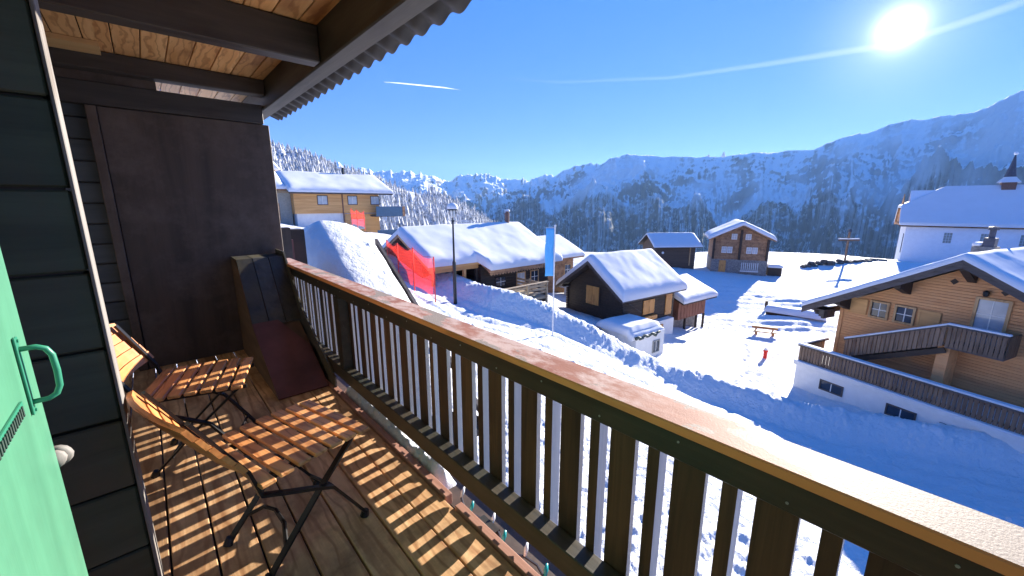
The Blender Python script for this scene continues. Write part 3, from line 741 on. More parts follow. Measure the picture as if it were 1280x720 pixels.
def white_annex():
    x, y, z = at(800, 447, 22.0); g = z - .3
    t = thing('plaster_annex', 'low white plastered terrace wall with snow and green tarpaulin in front of black chalet', 'annex', (x, y, g), R(90 - 97.3))
    mb = MB(); mb.box(-.6, 2.1, -.1, .15, 0, 1.7); mb.build('front_wall', M['plaster'], t)
    mb = MB(); mb.box(-.6, -.35, .153, 2.6, 0, 1.7); mb.build('side_wall', M['plaster'], t)
    mb = MB(); mb.box(1.9, 2.1, .153, 2.2, 0, 1.66); mb.build('side_wall', M['plaster'], t)
    snow_cap('terrace_snow', -.9, 2.15, -.05, 2.7, lambda X, Y: 1.5 + .22 * (Y > .3) + 0 * X, .45, t, res=.12, seed=31)
    mb = MB()
    pts = [(-.7 + i * .2, -.12 - .05 * (i % 2), 1.62 + .08 * math.sin(i * 1.9)) for i in range(12)]
    mb.tube(pts, [.06 + .05 * random.random() for _ in pts], 8); mb.build('tarpaulin', M['tarp'], t, True)
    window(t, 'y', -.1, 1.3, .45, .55, .65, M['grey_block'], M['glass'], -1, 1, 0)
white_annex()
# ---- red brown shed behind it
def shed_red():
    x, y, _ = at(866, 400, 30.5); g = -8.6
    t = thing('storage_shed', 'red brown board shed on wooden posts behind the black chalet, snowy roof', 'shed', (x, y, g), R(90 - 97.3))
    mb = MB()
    for i in range(19): mb.box(-2.2 + i * .2, -2.2 + i * .2 + .185, -.03 + .012 * (i % 2), .02, 1.3, 2.75)
    mb.build('front_boards', M['redwood'], t, kind='stuff')
    mb = MB(); mb.box(-2.2, 1.55, .03, 2.6, 1.3, 2.9); mb.build('wall', M['redwood'], t)
    mb = MB(); mb.box(-2.2, 1.3, .4, 2.4, -.6, 1.29); mb.build('stone_base', M['stone'], t)
    for px in (-1.2, .4, 1.45):
        mb = MB(); mb.box(px, px + .14, -.06, .08, -.5, 1.29); mb.build('post', M['log_dark'], t)
    mb = MB(); mb.prism([(-.65, 2.65), (2.0, 3.7), (2.0, 3.85), (-.65, 2.8)], 'x', -2.6, 2.1); mb.build('roof', M['log_dark'], t)
    snow_cap('roof_snow', -2.65, 2.15, -.7, 2.2, lambda X, Y: 2.8 + (Y + .65) * .396, .42, t, res=.15, seed=41)
shed_red()
# ---- small dark barn and log house on the plateau
def barn():
    x, y, z = at(818, 330, 56); g = z - .3
    t = thing('hay_barn', 'small low dark brown barn with blue shaded snowy roof on the meadow edge', 'barn', (x, y, g), R(-42.4 + 6))
    L, W_ = 6.0, 4.2
    mb = MB(); logs(mb, 0, L, 0, W_, -1, 2.75, .28, 0, None); mb.build('wall', M['barn_log'], t)
    mb = MB(); mb.prism([(0, 2.75), (W_, 2.75), (W_ / 2, 4.1)], 'x', .02, L); mb.build('gable', M['barn_log'], t)
    gable_roof(t, -.5, L + .7, -.6, W_ + .6, W_ / 2, 2.75, 4.4, .15, M['log_dark'], .28, res=.3, seed=51)
    mb = MB(); mb.box(L - .9, L - .75, -.1, -.02, 0, 2.6); mb.build('post', M['frame_wood'], t)
    mb = MB(); mb.lathe([(.0, 0), (.18, .02), (.18, .06), (0, .07)], 10, (0, 0, 0)); o = mb.build('round_vent', M['frame_white'], t); o.location = (1.1, -.02, 1.9); o.rotation_euler = (R(90), 0, 0)
barn()
def log_house():
    x, y, z = at(888, 337, 56); g = z - .3
    W_, L = 6.8, 7.0; a = R(-42.4 - 22)
    t = thing('log_house', 'brown log house with grey stone base and white framed windows on the meadow', 'house', (x, y, g), a)
    # local x = along the gable (left to right), local y = away
    ex, rx = 5.1, 7.0
    mb = MB(); mb.box(-.05, W_ + .05, -.05, L, -1, 1.9); mb.build('stone_base', M['stone'], t)
    mb = MB(); n = 15
    zt = 4.8
    for i in range(n):
        z0 = 1.9 + i * (zt - 1.9) / n; mb.box(0, W_, random.uniform(-.02, 0), L, z0 + .015, z0 + (zt - 1.9) / n - .015)
    mb.box(.05, W_ - .05, .05, L - .05, 1.9, zt)
    for i in range(7):
        z0 = zt + i * .23; k = i * .23 * (W_ / 2) / 1.72; k2 = (i + 1) * .23 * (W_ / 2) / 1.72
        mb.prism([(k, z0 + .01), (W_ - k, z0 + .01), (W_ - k2, z0 + .22), (k2, z0 + .22)], 'y', 0, L)
    mb.build('wall', M['log_brown'], t)
    for xx in (.12, W_ / 2, W_ - .12):
        mb = MB(); mb.box(xx - .14, xx + .14, -.2, -.025, 1.9, zt if xx != W_ / 2 else zt + 1.2); mb.build('corner_log', M['log_dark'], t)
    ov = .6
    for s in (-1, 1):
        mb = MB(); xe = W_ / 2 + s * (W_ / 2 + ov); mb.prism([(xe, zt - .25), (W_ / 2, zt + 1.75), (W_ / 2, zt + 1.93), (xe, zt - .07)], 'y', -.9, L + .7); mb.build('roof', M['log_brown'], t)
    hw = W_ / 2 + ov
    snow_cap('roof_snow', W_ / 2 - hw - .05, W_ / 2 + hw + .05, -.95, L + .75, lambda X, Y: zt + 1.92 - np.abs(X - W_ / 2) * (2.0 / hw), .55, t, res=.25, seed=61, rnd=.6)
    for xx in (1.45, 2.15, 4.5, 5.2): window(t, 'y', -.02, xx, 2.85, .5, .75, M['frame_white'], M['glass_pale'], -1, 1, 1, .06)
    for xx in (2.55, 4.25): window(t, 'y', -.02, xx, 4.75, .55, .65, M['frame_white'], M['glass_pale'], -1, 1, 1, .06)
    mb = MB(); mb.box(1.0, 1.85, -.12, -.052, -.2, 1.75); mb.build('door', M['shutter'], t)
    mb = MB()
    for i in range(9): mb.box(3.7 + i * .24, 3.78 + i * .24, -.6, -.56, .5, 1.6)
    mb.box(3.6, 5.8, -.62, -.54, .35, .48)
    mb.build('picket_panel', M['frame_white'], t, kind='stuff')
    mb = MB(); mb.box(W_ + .3, W_ + 1.9, .2, 1.6, -.6, 1.0); mb.build('wood_store', M['log_dark'], t)
    snow_cap('store_snow', W_ + .2, W_ + 2.0, .1, 1.7, lambda X, Y: 1.0 + 0 * X, .4, t, seed=66)
log_house()

# ---- chapel
def chapel():
    bx_, by_ = rf(69, 70); g = -7.6
    dx, dy = rf(.77, -.64); a = math.atan2(dy, dx)
    t = thing('chapel', 'white chapel with steep snowy roof and small pointed bell turret', 'chapel', (bx_, by_, g), a)
    # local x along the wall towards the right, local y away from us
    L, W_ = 24, 9.0; e, r_ = 5.4, 11.7
    mb = MB(); mb.box(0, L, 0, W_, -2, e); mb.prism([(0, e), (W_, e), (W_ / 2, r_ - .3)], 'x', .05, L - .05); mb.build('wall', M['chapel_plaster'], t)
    ov = .6; y0, y1 = -.7, W_ + .7; hip = 4.4
    # roof with a clipped gable on the left
    zc = 8.3; mb = MB()
    yc0 = y0 + (W_ / 2 - y0) * (zc - e) / (r_ - e); yc1 = y1 - (yc0 - y0)
    vs = [(-1.0, y0, e), (-1.0, yc0, zc), (-1.0, yc1, zc), (-1.0, y1, e), (hip, W_ / 2, r_), (L + 1, y0, e), (L + 1, W_ / 2, r_), (L + 1, y1, e)]
    mb.add(vs, [(0, 5, 6, 4, 1), (1, 4, 2), (3, 2, 4, 6, 7)]); vs2 = [(p[0], p[1], p[2] - .22) for p in vs]
    mb.add(vs2, [(1, 4, 6, 5, 0), (2, 4, 1), (7, 6, 4, 2, 3)]); mb.build('roof', M['log_brown'], t)
    mb = MB(); s_ = .45; vs3 = [(p[0] - (.12 if p[0] < 0 else 0), p[1] + (-.1 if p[1] < 0 else 0), p[2] + s_) for p in vs]; n = len(vs)
    mb.add([(p[0], p[1], p[2] + .01) for p in vs] + vs3, [(8, 13, 14, 12, 9), (9, 12, 10), (11, 10, 12, 14, 15), (0, 8, 9, 1), (1, 9, 10, 2), (2, 10, 11, 3), (0, 5, 13, 8)])
    mb.build('roof_snow', M['snow_roof'], t, bevel=.12)
    mb = MB(); mb.box(-1.0, -.85, .2, W_ - .2, e + .0, e + .3); mb.prism([(y0 + .3, e + .1), (W_ / 2, r_ - .9), (y1 - .3, e + .1)], 'x', -.75, -.6); mb.build('gable_boards', M['siding'], t)
    mb = MB(); mb.box(.0, L, -.05, -.003, e - .25, e - .05); mb.build('eave_moulding', M['chimney'], t)
    for x in (5.2, 9.3, 13.4, 17.5):
        f = window(t, 'y', 0, x, 2.6, .95, 1.7, M['chapel_plaster'], M['grey_block'], -1, 2, 3, .06)
    mb = MB(); mb.box(-.06, -.003, 1.2, 1.9, .5, 3.9); mb.build('side_window', M['glass'], t)
    # bell turret
    tx, ty = 11.2, W_ / 2
    mb = MB(); mb.box(tx - .75, tx + .75, ty - .75, ty + .75, r_ - .9, r_ + .75); tu = mb.build('bell_turret', M['chimney'], t)
    mb = MB(); mb.lathe([(1.35, r_ + .72), (1.2, r_ + .95), (.8, r_ + 1.4), (.66, r_ + 1.65)], 8, (tx, ty, 0)); mb.build('turret_snow', M['snow_roof'], tu)
    mb = MB(); mb.lathe([(.7, r_ + 1.6), (.42, r_ + 2.9), (.08, r_ + 5.0), (.0, r_ + 5.1)], 8, (tx, ty, 0)); mb.build('spire', M['spire'], tu)
    mb = MB(); mb.lathe([(0, r_ + 4.95), (.2, r_ + 5.05), (.26, r_ + 5.25), (.18, r_ + 5.45), (0, r_ + 5.5)], 10, (tx, ty, 0)); mb.build('finial', M['white_metal'], tu, True)
    mb = MB(); mb.box(L * .60, L * .60 + 5, -3.0, -.003, -2, 3.6); mb.build('side_chapel', M['chapel_plaster'], t)
chapel()

# ---- larch chalet at the right with terrace and outside stair
def chalet_right():
    cx, cy = rf(18.2, 21.1); g = -7.0
    t = thing('larch_chalet', 'honey coloured larch chalet at the right with outside stair, terrace railing and snowy roof', 'house', (cx, cy, g), R(-108.9))
    W_, L = 9.2, 9.0; e = 3.45; r_ = 6.1; ridge = W_ / 2 - .02; ov = 1.3; of = 1.25
    sl_ = (r_ - e) / (W_ / 2)
    # walls: thin horizontal boards on the facade (local y = 0 faces us, local x to the right)
    wt = e - .25
    mb = MB(); n = 26; c = (wt + .3) / n
    for i in range(n): mb.box(0, W_, -.02 - random.uniform(0, .01), L, -.3 + i * c + .006, -.3 + (i + 1) * c - .006)
    m = int((r_ - .35 - wt) / c)
    for i in range(m):
        k0 = i * c / sl_; k1 = (i + 1) * c / sl_
        mb.prism([(k0, wt + i * c + .006), (W_ - k0, wt + i * c + .006), (W_ - k1, wt + (i + 1) * c - .006), (k1, wt + (i + 1) * c - .006)], 'y', -.02 - random.uniform(0, .01), L)
    mb.box(.03, W_ - .03, .03, L - .03, -.3, wt)
    mb.build('wall', M['siding'], t)
    mb = MB(); mb.box(-.06, .1, -.08, -.032, -.3, wt); mb.build('corner_board', M['siding'], t)
    # roof
    for s in (-1, 1):
        xe = ridge + s * (W_ / 2 + ov); ze = r_ - (W_ / 2 + ov) * sl_
        mb = MB(); mb.prism([(xe, ze - .12), (ridge, r_ - .12), (ridge, r_ + .06), (xe, ze + .06)], 'y', -of, L + 1); mb.build('roof', M['fascia'], t)
        mb = MB(); mb.prism([(xe, ze - .28), (ridge, r_ - .28), (ridge, r_ + .06), (xe, ze + .06)], 'y', -of - .06, -of - .003); mb.build('bargeboard', M['fascia'], t)
        mb = MB(); mb.prism([(xe - s * .05, ze - .06), (ridge, r_ - .06), (ridge, r_ + .10), (xe - s * .05, ze + .10)], 'y', -of - .11, -of - .063); mb.build('bargeboard', M['fascia'], t)
    hw = W_ / 2 + ov
    snow_cap('roof_snow', ridge - hw - .04, ridge + hw + .04, -of - .14, L + 1.05, lambda X, Y: r_ + .065 - np.abs(X - ridge) * sl_, .30, t, res=.17, seed=71, rnd=.35)
    # purlin ends and brackets
    for x in (.25, 2.55, ridge):
        zr = r_ - abs(x - ridge) * sl_ - .15
        mb = MB(); mb.prism([(-.03, zr - .3 - (.55 if x == ridge else .3)), (-.14, zr - .3 - (.5 if x == ridge else .3)), (-of + .1, zr - .22), (-of + .1, zr), (-.03, zr)], 'x', x - .14, x + .14); mb.build('purlin_bracket', M['log_dark'], t)
    mb = MB(); mb.prism([(-of + .2, e - 1.0), (-of + .2, e - .75), (1.5, e - .75), (1.5, e - 1.0)], 'x', -.75, -.55)
    for i in range(5): mb.box(-.95 + .13 * i, -.82 + .13 * i, -of + .2, -.03, e - .82 - .09 * i, e - .7)
    mb.build('eave_corbel', M['fascia'], t)
    # windows of the upper floor
    for x in (1.62, 2.62):
        window(t, 'y', -.03, x, 2.78, .62, .72, M['frame_wood'], M['glass'], -1, 1, 1, .09, fw=.09)
    for x in (.72, 3.5):
        mb = MB(); mb.box(x - .4, x + .4, -.085, -.035, 2.72, 3.55)
        mb.box(x - .38, x - .30, -.10, -.088, 2.74, 3.53); mb.box(x + .30, x + .38, -.10, -.088, 2.74, 3.53)
        mb.build('shutter', M['siding_orange'], t)
    mb = MB(); mb.box(3.0, 4.05, -.03, -.0, 2.6, 3.6)
    # balcony door
    f = window(t, 'y', -.03, 5.35, 2.55, .85, 1.9, M['frame_wood'], M['glass_pale'], -1, 1, 2, .08, name='balcony_door', fw=.1)
    for x in (4.05, 5.6):
        mb = MB(); d = .14; zz = 5.05 - (0 if x < 5 else .2); mb.prism([(x - d, zz), (x, zz - d), (x + d, zz), (x, zz + d)], 'y', -.06, -.032); mb.build('diamond_vent', M['log_dark'], t)
    mb = MB(); mb.lathe([(.05, 0), (.1, .05), (.1, .2), (.04, .26), (0, .27)], 8, (5.1, -.16, 4.6)); mb.build('wall_lamp', M['lampiron'], t)
    # balcony landing and stair
    bz = 2.45; bx0, bx1, by = 4.6, 6.3, -1.25
    mb = MB(); mb.box(bx0, bx1, by, -.04, bz - .15, bz); mb.build('landing', M['fascia'], t)
    def slats(xa, za, xb, zb, y, n, h=.92, nm='railing'):
        mb = MB()
        for i in range(n):
            f0 = i / n; f1 = (i + .82) / n; x_0 = xa + (xb - xa) * f0; x_1 = xa + (xb - xa) * f1; z_0 = za + (zb - za) * f0; z_1 = za + (zb - za) * f1
            mb.prism([(x_0, z_0 + .02), (x_1, z_1 + .02), (x_1, z_1 + h), (x_0, z_0 + h)], 'y', y - .02, y + .02)
        mb.beam((xa, y + .045, za + .15), (xb, y + .045, zb + .15), .04, .1); mb.beam((xa, y + .045, za + h - .1), (xb, y + .045, zb + h - .1), .04, .1)
        o = mb.build(nm, M['rail_weather'], t, kind='stuff')
        return o
    def cap(xa, za, xb, zb, y, h=.92, wd=.2):
        mb = MB(); mb.beam((xa - .04, y, za + h + .035), (xb + .04, y, zb + h + .035), wd, .065); mb.build('hand_rail', M['fascia'], t)
        mb = MB(); mb.beam((xa - .06, y, za + h + .115), (xb + .06, y, zb + h + .115), wd * .95, .09); mb.build('rail_snow', M['snow_roof'], t, bevel=.03)
    slats(bx0, bz - .1, bx1, bz - .1, by, 12); cap(bx0, bz - .1, bx1, bz - .1, by)
    mb = MB()
    for i in range(6): mb.box(bx1 - .02, bx1 + .02, by + .08 + i * .19, by + .23 + i * .19, bz - .08, bz + .82)
    mb.build('railing', M['rail_weather'], t, kind='stuff')
    slats(bx0 - 3.6, .55, bx0 - .05, bz - .1, by, 22); cap(bx0 - 3.6, .55, bx0 - .05, bz - .1, by)
    mb = MB(); mb.beam((bx0 - 3.6, by + .12, .35), (bx0, by + .12, bz - .28), .06, .24); mb.beam((bx0 - 3.6, -.35, .35), (bx0, -.35, bz - .28), .06, .24)
    for i in range(11):
        f0 = (i + .5) / 11; mb.box(bx0 - 3.6 + 3.6 * f0 - .14, bx0 - 3.6 + 3.6 * f0 + .14, by + .16, -.39, .33 + (bz - .6) * f0, .37 + (bz - .6) * f0)
    mb.build('stair', M['log_dark'], t)
    mb = MB(); mb.box(bx0 - .3, bx0 + .1, by + .3, -.04, 0, bz - .16); mb.build('stair_screen', M['siding'], t)
    # terrace on a white basement
    tw = 2.45; xa, xb = -.5, 10.4
    mb = MB(); mb.box(xa, xb, -tw, -.04, -2.6, -.22); mb.build('basement_wall', M['plaster'], t)
    mb = MB(); mb.box(xa - .1, xb, -tw - .1, -.04, -.215, -.06); mb.build('terrace_slab', M['plaster'], t)
    mb = MB(); mb.box(xa - .12, xb, -tw - .13, -tw + .2, -.057, .03); mb.build('slab_snow', M['snow_roof'], t, bevel=.03)
    slats(xa, -.0, xb, -.0, -tw + .1, 74, .85, 'terrace_railing'); cap(xa, 0, xb, 0, -tw + .1, .85, .34)
    mb = MB()
    for i in range(12): mb.box(xa - .02, xa + .02, -tw + .2 + i * .18, -tw + .34 + i * .18, .02, .85)
    mb.build('railing', M['rail_weather'], t, kind='stuff')
    mb = MB(); mb.box(xa - .1, xa + .16, -tw + .3, -.05, .88, .95); mb.build('hand_rail', M['fascia'], t)
    mb = MB(); mb.box(xa - .11, xa + .17, -tw + .3, -.05, .955, 1.03); mb.build('rail_snow', M['snow_roof'], t, bevel=.03)
    for x in (1.3, 4.1, 5.9): window(t, 'y', -tw, x, -1.05, .95, .42, M['fascia'], M['glass'], -1, 1, 0, .05)
    mb = MB(); mb.box(xa, 4.0, -tw + .15, -.1, -.05, .12); mb.build('terrace_snow', M['snow_roof'], t, bevel=.04)
    mb = MB(); mb.tube([(9.2, -tw - .06, -1.6), (9.2, -tw - .06, .85)], .035, 8); mb.build('downpipe', M['fascia'], t)
    # chimney stack beyond the ridge
    mb = MB(); chx, chy = 3.1, 5.5; cz = r_ - abs(chx - ridge) * sl_
    mb.box(chx - .4, chx + .4, chy - .35, chy + .35, cz - .4, cz + 1.05); ch = mb.build('chimney', M['stone'], t)
    mb = MB(); mb.box(chx - .05, chx + .35, chy - .3, chy + .1, cz + 1.053, cz + 1.5); mb.lathe([(.12, 0), (.12, .4), (.2, .4), (.2, .55), (0, .6)], 8, (chx + .15, chy - .1, cz + 1.5)); mb.build('chimney_pot', M['spire'], ch)
    mb = MB(); mb.box(chx - .42, chx - .08, chy - .37, chy + .37, cz + 1.056, cz + 1.25); mb.build('snow_cap', M['snow_roof'], ch, bevel=.06)
chalet_right()

# ---- apartment chalet up on the left
def chalet_upper():
    x0, y0 = 10.2, 46.8; L = 12.7; g = -1.6
    t = thing('apartment_chalet', 'long orange timber house on white base with blue balconies, upper left', 'house', (x0, y0, g), 0)
    e, r_ = 4.3, 6.2
    mb = MB(); mb.box(1.9, L - 1.8, .7, 8.2, -2, 2.0); mb.build('base_wall', M['plaster'], t)
    mb = MB(); n = 10
    for i in range(n): mb.box(1.7, L - 1.6, .55 - random.uniform(0, .012), 8.2, 2.003 + i * .225 + .01, 2.0 + (i + 1) * .225 - .01)
    mb.box(1.75, L - 1.65, .6, 8.1, 2.003, 4.25); mb.build('wall', M['siding_orange'], t)
    mb = MB(); mb.box(6.9, L - 1.7, .5, .69, -1.5, 1.9); mb.build('lower_wall', M['siding_orange'], t)
    mb = MB(); mb.box(-2.2, 1.69, 1.6, 8, -1, 4.2); mb.build('grey_wing', M['grey_block'], t)
    mb = MB(); mb.box(-.4, .5, 1.5, 1.597, 1.3, 3.1); mb.build('wing_door', M['log_brown'], t)
    gable_roof(t, 1.2, L, 0, 9.3, 4.65, e, r_, .2, M['fascia'], .5, res=.3, seed=81)
    gable_roof(t, -4.0, 1.15, .9, 9.3, 4.9, e + .3, r_ + .2, .2, M['log_brown'], .5, res=.3, seed=85)
    mb = MB(); mb.box(6.7, 6.8, .45, .53, -1, 4.2); mb.build('downpipe', M['chimney'], t)
    for x in (4.6, 7.9, 10.6): window(t, 'y', .54, x, 3.0, 1.0, .9, M['fascia'], M['glass_pale'], -1, 1, 0)
    for x in (5.3, 8.3): window(t, 'y', .7 if x < 6 else .5, x, .2, 1.4, 1.0, M['frame_white'], M['glass_pale'], -1, 1, 0)
    for z, ex in ((1.75, 0), (-1.0, .3)):
        mb = MB(); mb.box(9.9, L + .8 + ex, -1.2, .5, z - .2, z); mb.build('balcony_floor', M['fascia'], t)
        mb = MB(); mb.box(9.9, L + .5 + ex, -1.28, -1.2, z - .15, z + 1.0); mb.build('balcony_panel', M['blue_bal'], t)
        mb = MB(); mb.box(L + .52 + ex, L + .85 + ex, -1.3, .5, z - .15, z + 1.0); mb.build('balcony_panel', M['log_brown'], t)
    mb = MB(); mb.lathe([(.15, 0), (.15, .9), (0, .92)], 8, (8.6, 4.65, r_ + .3)); mb.build('flue', M['lampiron'], t)
    mb = MB(); mb.box(-1.2, 1.2, -.6, .8, -.4, .4); mb.build('snow_shelf', M['snow_roof'], t, bevel=.15)
chalet_upper()
def chalet_far_left():
    x, y, z = at(330, 222, 62); g = z - 3
    t = thing('mountain_hut', 'snow roofed gable peeping out above the left edge of the timber house', 'house', (x, y, g), 0)
    mb = MB(); mb.box(-3, 1.6, 0, 6, -6, 4.6); mb.build('wall', M['log_brown'], t)
    mb = MB(); mb.prism([(-3.8, 4.2), (2.4, 4.2), (-.7, 8.0)], 'y', -.6, 6.5); mb.build('roof_snow', M['snow_roof'], t, bevel=.2)
chalet_far_left()

# ------------------------------------------------------------------ street furniture and small things outside
def lamp_post():
    x, y, z = at(569, 372, 20); g = gz(x, y) - .1
    top = at(567, 258, 20)[2]; H = top - g
    t = thing('street_lamp', 'tall dark street lamp with snow capped lantern in front of the long chalet', 'lamp', (x, y, g))
    mb = MB(); mb.lathe([(.09, 0), (.09, H * .45), (.055, H * .47), (.045, H - .75), (.08, H - .73), (.08, H - .68), (.03, H - .66), (.03, H - .5)], 12); mb.build('post', M['lampiron'], t)
    mb = MB(); mb.lathe([(.10, H - .52), (.13, H - .5), (.16, H - .2), (.0, H - .19)], 10); mb.build('lantern_glass', M['lampglass'], t)
    mb = MB()
    for k in range(6):
        a = k * math.pi / 3; mb.beam((.13 * math.cos(a), .13 * math.sin(a), H - .5), (.17 * math.cos(a), .17 * math.sin(a), H - .18), .02, .02)
    mb.lathe([(.27, H - .19), (.27, H - .15), (.1, H - .02), (.0, H - .0)], 12); mb.build('lantern_hood', M['lampiron'], t)
    mb = MB(); mb.lathe([(.28, H - .13), (.29, H - .02), (.22, H + .1), (.1, H + .16), (0, H + .17)], 14); mb.build('snow_cap', M['snow_roof'], t, True)
lamp_post()
def flag():
    x, y, z = at(691, 405, 18); g = gz(x, y) - .2
    top = at(693, 283, 18)[2]; H = top - g; hb = at(693, 345, 18)[2] - g
    t = thing('banner_flag', 'tall narrow sky blue banner on a white pole in the snow', 'flag', (x, y, g), R(-42))
    mb = MB(); mb.lathe([(.03, 0), (.03, H), (0, H + .01)], 10); mb.build('pole', M['pole'], t)
    nz, nx = 24, 5; a = np.linspace(0, 1, nx); b = np.linspace(0, 1, nz)
    A3, B3 = np.meshgrid(a, b); X = -.02 - .40 * A3 + .015 * np.sin(B3 * 9); Y = .05 * np.sin(B3 * 7 + A3 * 5) * A3; Z = hb + (H - hb - .08) * B3
    o = grid_obj('banner', X, Y, Z, M['banner'], t); md = o.modifiers.new('s', 'SOLIDIFY'); md.thickness = .006
    mb = MB(); mb.tube([(0, 0, H - .06), (-.42, 0, H - .06)], .015, 6); mb.build('crossbar', M['pole'], t)
    mb = MB(); mb.lathe([(.05, H), (.06, H + .05), (0, H + .09)], 8); mb.build('snow_cap', M['snow_roof'], t, True)
flag()
def net_fence(name, label, pts, hgt, posts=True):
    """pts: foot points"""
    p0 = pts[0]; t = thing(name, label, 'safety net', p0, 0, 'red safety nets')
    L = [tuple(np.array(p) - np.array(p0)) for p in pts]
    for (x, y, z) in L:
        mb = MB(); mb.tube([(x, y, z - .4), (x, y, z + hgt)], .03, 6); mb.build('post', M['red'], t)
    mb = MB()
    for (a, b) in zip(L[:-1], L[1:]):
        n = 14; rows = 10
        for i in range(n):
            for j in range(rows):
                q = []
                for (ii, jj) in ((i, j), (i + 1, j), (i + 1, j + 1), (i, j + 1)):
                    s = ii / n; k = jj / rows; sag = .22 * math.sin(math.pi * s) * (1 if k > .5 else .2)
                    q.append((a[0] + (b[0] - a[0]) * s + .06 * math.sin(k * 6 + s * 5), a[1] + (b[1] - a[1]) * s + .06 * math.cos(s * 7 + k * 3), a[2] + (b[2] - a[2]) * s - .05 + (hgt - sag) * k))
                mb.add(q, [(0, 1, 2, 3)])
    mb.build('net', M['net'], t)
    mb = MB()
    for (a, b) in zip(L[:-1], L[1:]):
        mb.tube([(a[0], a[1], a[2] + hgt - .02), ((a[0] + b[0]) / 2, (a[1] + b[1]) / 2, (a[2] + b[2]) / 2 + hgt - .24), (b[0], b[1], b[2] + hgt - .02)], .012, 5)
        mb.tube([(a[0], a[1], a[2] + hgt * .35), (b[0], b[1], b[2] + hgt * .35)], .015, 5)
    mb.build('net_rope', M['red'], t)
def netpt(u, v, F): x, y, z = at(u, v, F); return (x, y, z)
net_fence('safety_net', 'sagging red safety net with posts beside the street lamp', [netpt(486, 342, 22.5), netpt(499, 348, 21.5), netpt(518, 356, 20.3), netpt(544, 370, 19)], 1.95)
net_fence('safety_net', 'red safety net rolled on posts below the blue balconies', [netpt(440, 279, 40), netpt(447, 281, 39), netpt(456, 283, 38)], 1.45)
def bench():
    x, y, z = at(955, 417, 29); g = gz(x, y)
    t = thing('snow_bench', 'orange brown wooden bench standing alone in the sunny snow field', 'bench', (x, y, g), R(-42.4 - 25))
    mb = MB(); mb.box(-.85, .85, -.03, .03, .5, .68); mb.build('backrest', M['bench'], t)
    mb = MB(); mb.box(-.85, .85, -.45, -.05, .32, .38); mb.build('seat', M['bench'], t)
    for s in (-.55, .55):
        mb = MB(); mb.box(s - .05, s + .05, .033, .1, -.4, .66); mb.box(s - .05, s + .05, -.4, -.32, -.4, .317); mb.build('leg', M['bench'], t)
bench()
def red_post():
    x, y, z = at(956, 447, 24.5); g = gz(x, y) - .05
    t = thing('hydrant_marker', 'small red hydrant post poking out of the snow field', 'hydrant', (x, y, g))
    mb = MB(); mb.lathe([(.11, -.2), (.11, .5), (.14, .5), (.14, .56), (.1, .62), (.0, .7)], 12); mb.build('body', M['red'], t, True)
    mb = MB(); mb.tube([(-.2, 0, .38), (.2, 0, .38)], .055, 8); mb.build('outlet', M['red'], t)
    mb = MB(); mb.lathe([(.1, .62), (.1, .7), (0, .76)], 10); mb.build('snow_cap', M['snow_roof'], t, True)
red_post()
def barrier():
    x0, y0, _ = at(958, 388, 36); x1, y1, _ = at(1031, 401, 33); a = math.atan2(y1 - y0, x1 - x0); L = math.hypot(x1 - x0, y1 - y0); g = gz((x0 + x1) / 2, (y0 + y1) / 2)
    t = thing('snow_wall', 'low dark wall with snow on top crossing the snow field', 'wall', (x0, y0, g), a)
    mb = MB(); mb.box(0, L, -.12, .12, -.8, .45); mb.build('wall', M['log_dark'], t)
    snow_cap('wall_snow', -.1, L + .1, -.55, .5, lambda X, Y: .45 - .25 * np.abs(Y) / .5, .3, t, res=.12, seed=91)
    x, y, _ = at(957, 388, 37); g = gz(x, y)
    mb = MB(); mb.box(-.14, .14, -.1, .1, -.4, 1.0); o = mb.build('marker_post', M['log_dark']); o.location = (x, y, g); tag(o, 'short dark wooden post at the end of the low wall', 'post')
    # lumps of bare rock in the snow further back
    mb = MB(); xx0 = at(1003, 327, 58); xx1 = at(1108, 327, 60)
    n = 40
    for i in range(n):
        s = i / n; cx = xx0[0] + (xx1[0] - xx0[0]) * s + random.uniform(-.3, .3); cy = xx0[1] + (xx1[1] - xx0[1]) * s + random.uniform(-.5, .5); zz = gz(cx, cy) + random.uniform(-.1, .55) * math.sin(math.pi * min(1, s * 1.3 + .1))
        r0 = random.uniform(.3, .6); rot = random.random() * 6
        ring = [[(cx + r0 * k * random.uniform(.7, 1.2) * math.cos(rot + j * 1.05), cy + r0 * k * random.uniform(.7, 1.2) * math.sin(rot + j * 1.05), zz + h * r0) for j in range(6)] for k, h in ((1, -.6), (1.05, .1), (.6, .5))]
        mb.add(ring[0] + ring[1] + ring[2], [(j, (j + 1) % 6, 6 + (j + 1) % 6, 6 + j) for j in range(6)] + [(6 + j, 6 + (j + 1) % 6, 12 + (j + 1) % 6, 12 + j) for j in range(6)] + [tuple(range(12, 18))])
    ro = mb.build('rock_outcrop', M['soil'], kind='stuff'); ro['label'] = 'dark strip of bare rocks showing through the meadow snow'
barrier()
def wayside_cross():
    x, y, z = at(1057, 320, 60); g = gz(x, y) - .2; H = at(1058, 290, 60)[2] - g
    t = thing('wayside_cross', 'brown wayside signpost cross with white bar standing before the chapel', 'cross', (x, y, g), R(-42.4))
    mb = MB(); mb.box(-.1, .1, -.1, .1, 0, H); mb.build('post', M['log_brown'], t)
    mb = MB(); mb.box(-1.6, 1.6, -.14, -.103, H - 1.35, H - 1.1); mb.build('cross_bar', M['log_brown'], t)
    mb = MB(); mb.box(-1.62, 1.62, -.2, .05, H - 1.097, H - .95); mb.build('snow_cap', M['snow_roof'], t, bevel=.05)
    mb = MB(); mb.lathe([(.24, H + .003), (.24, H + .35), (0, H + .5)], 8); mb.build('head', M['spire'], t)
wayside_cross()

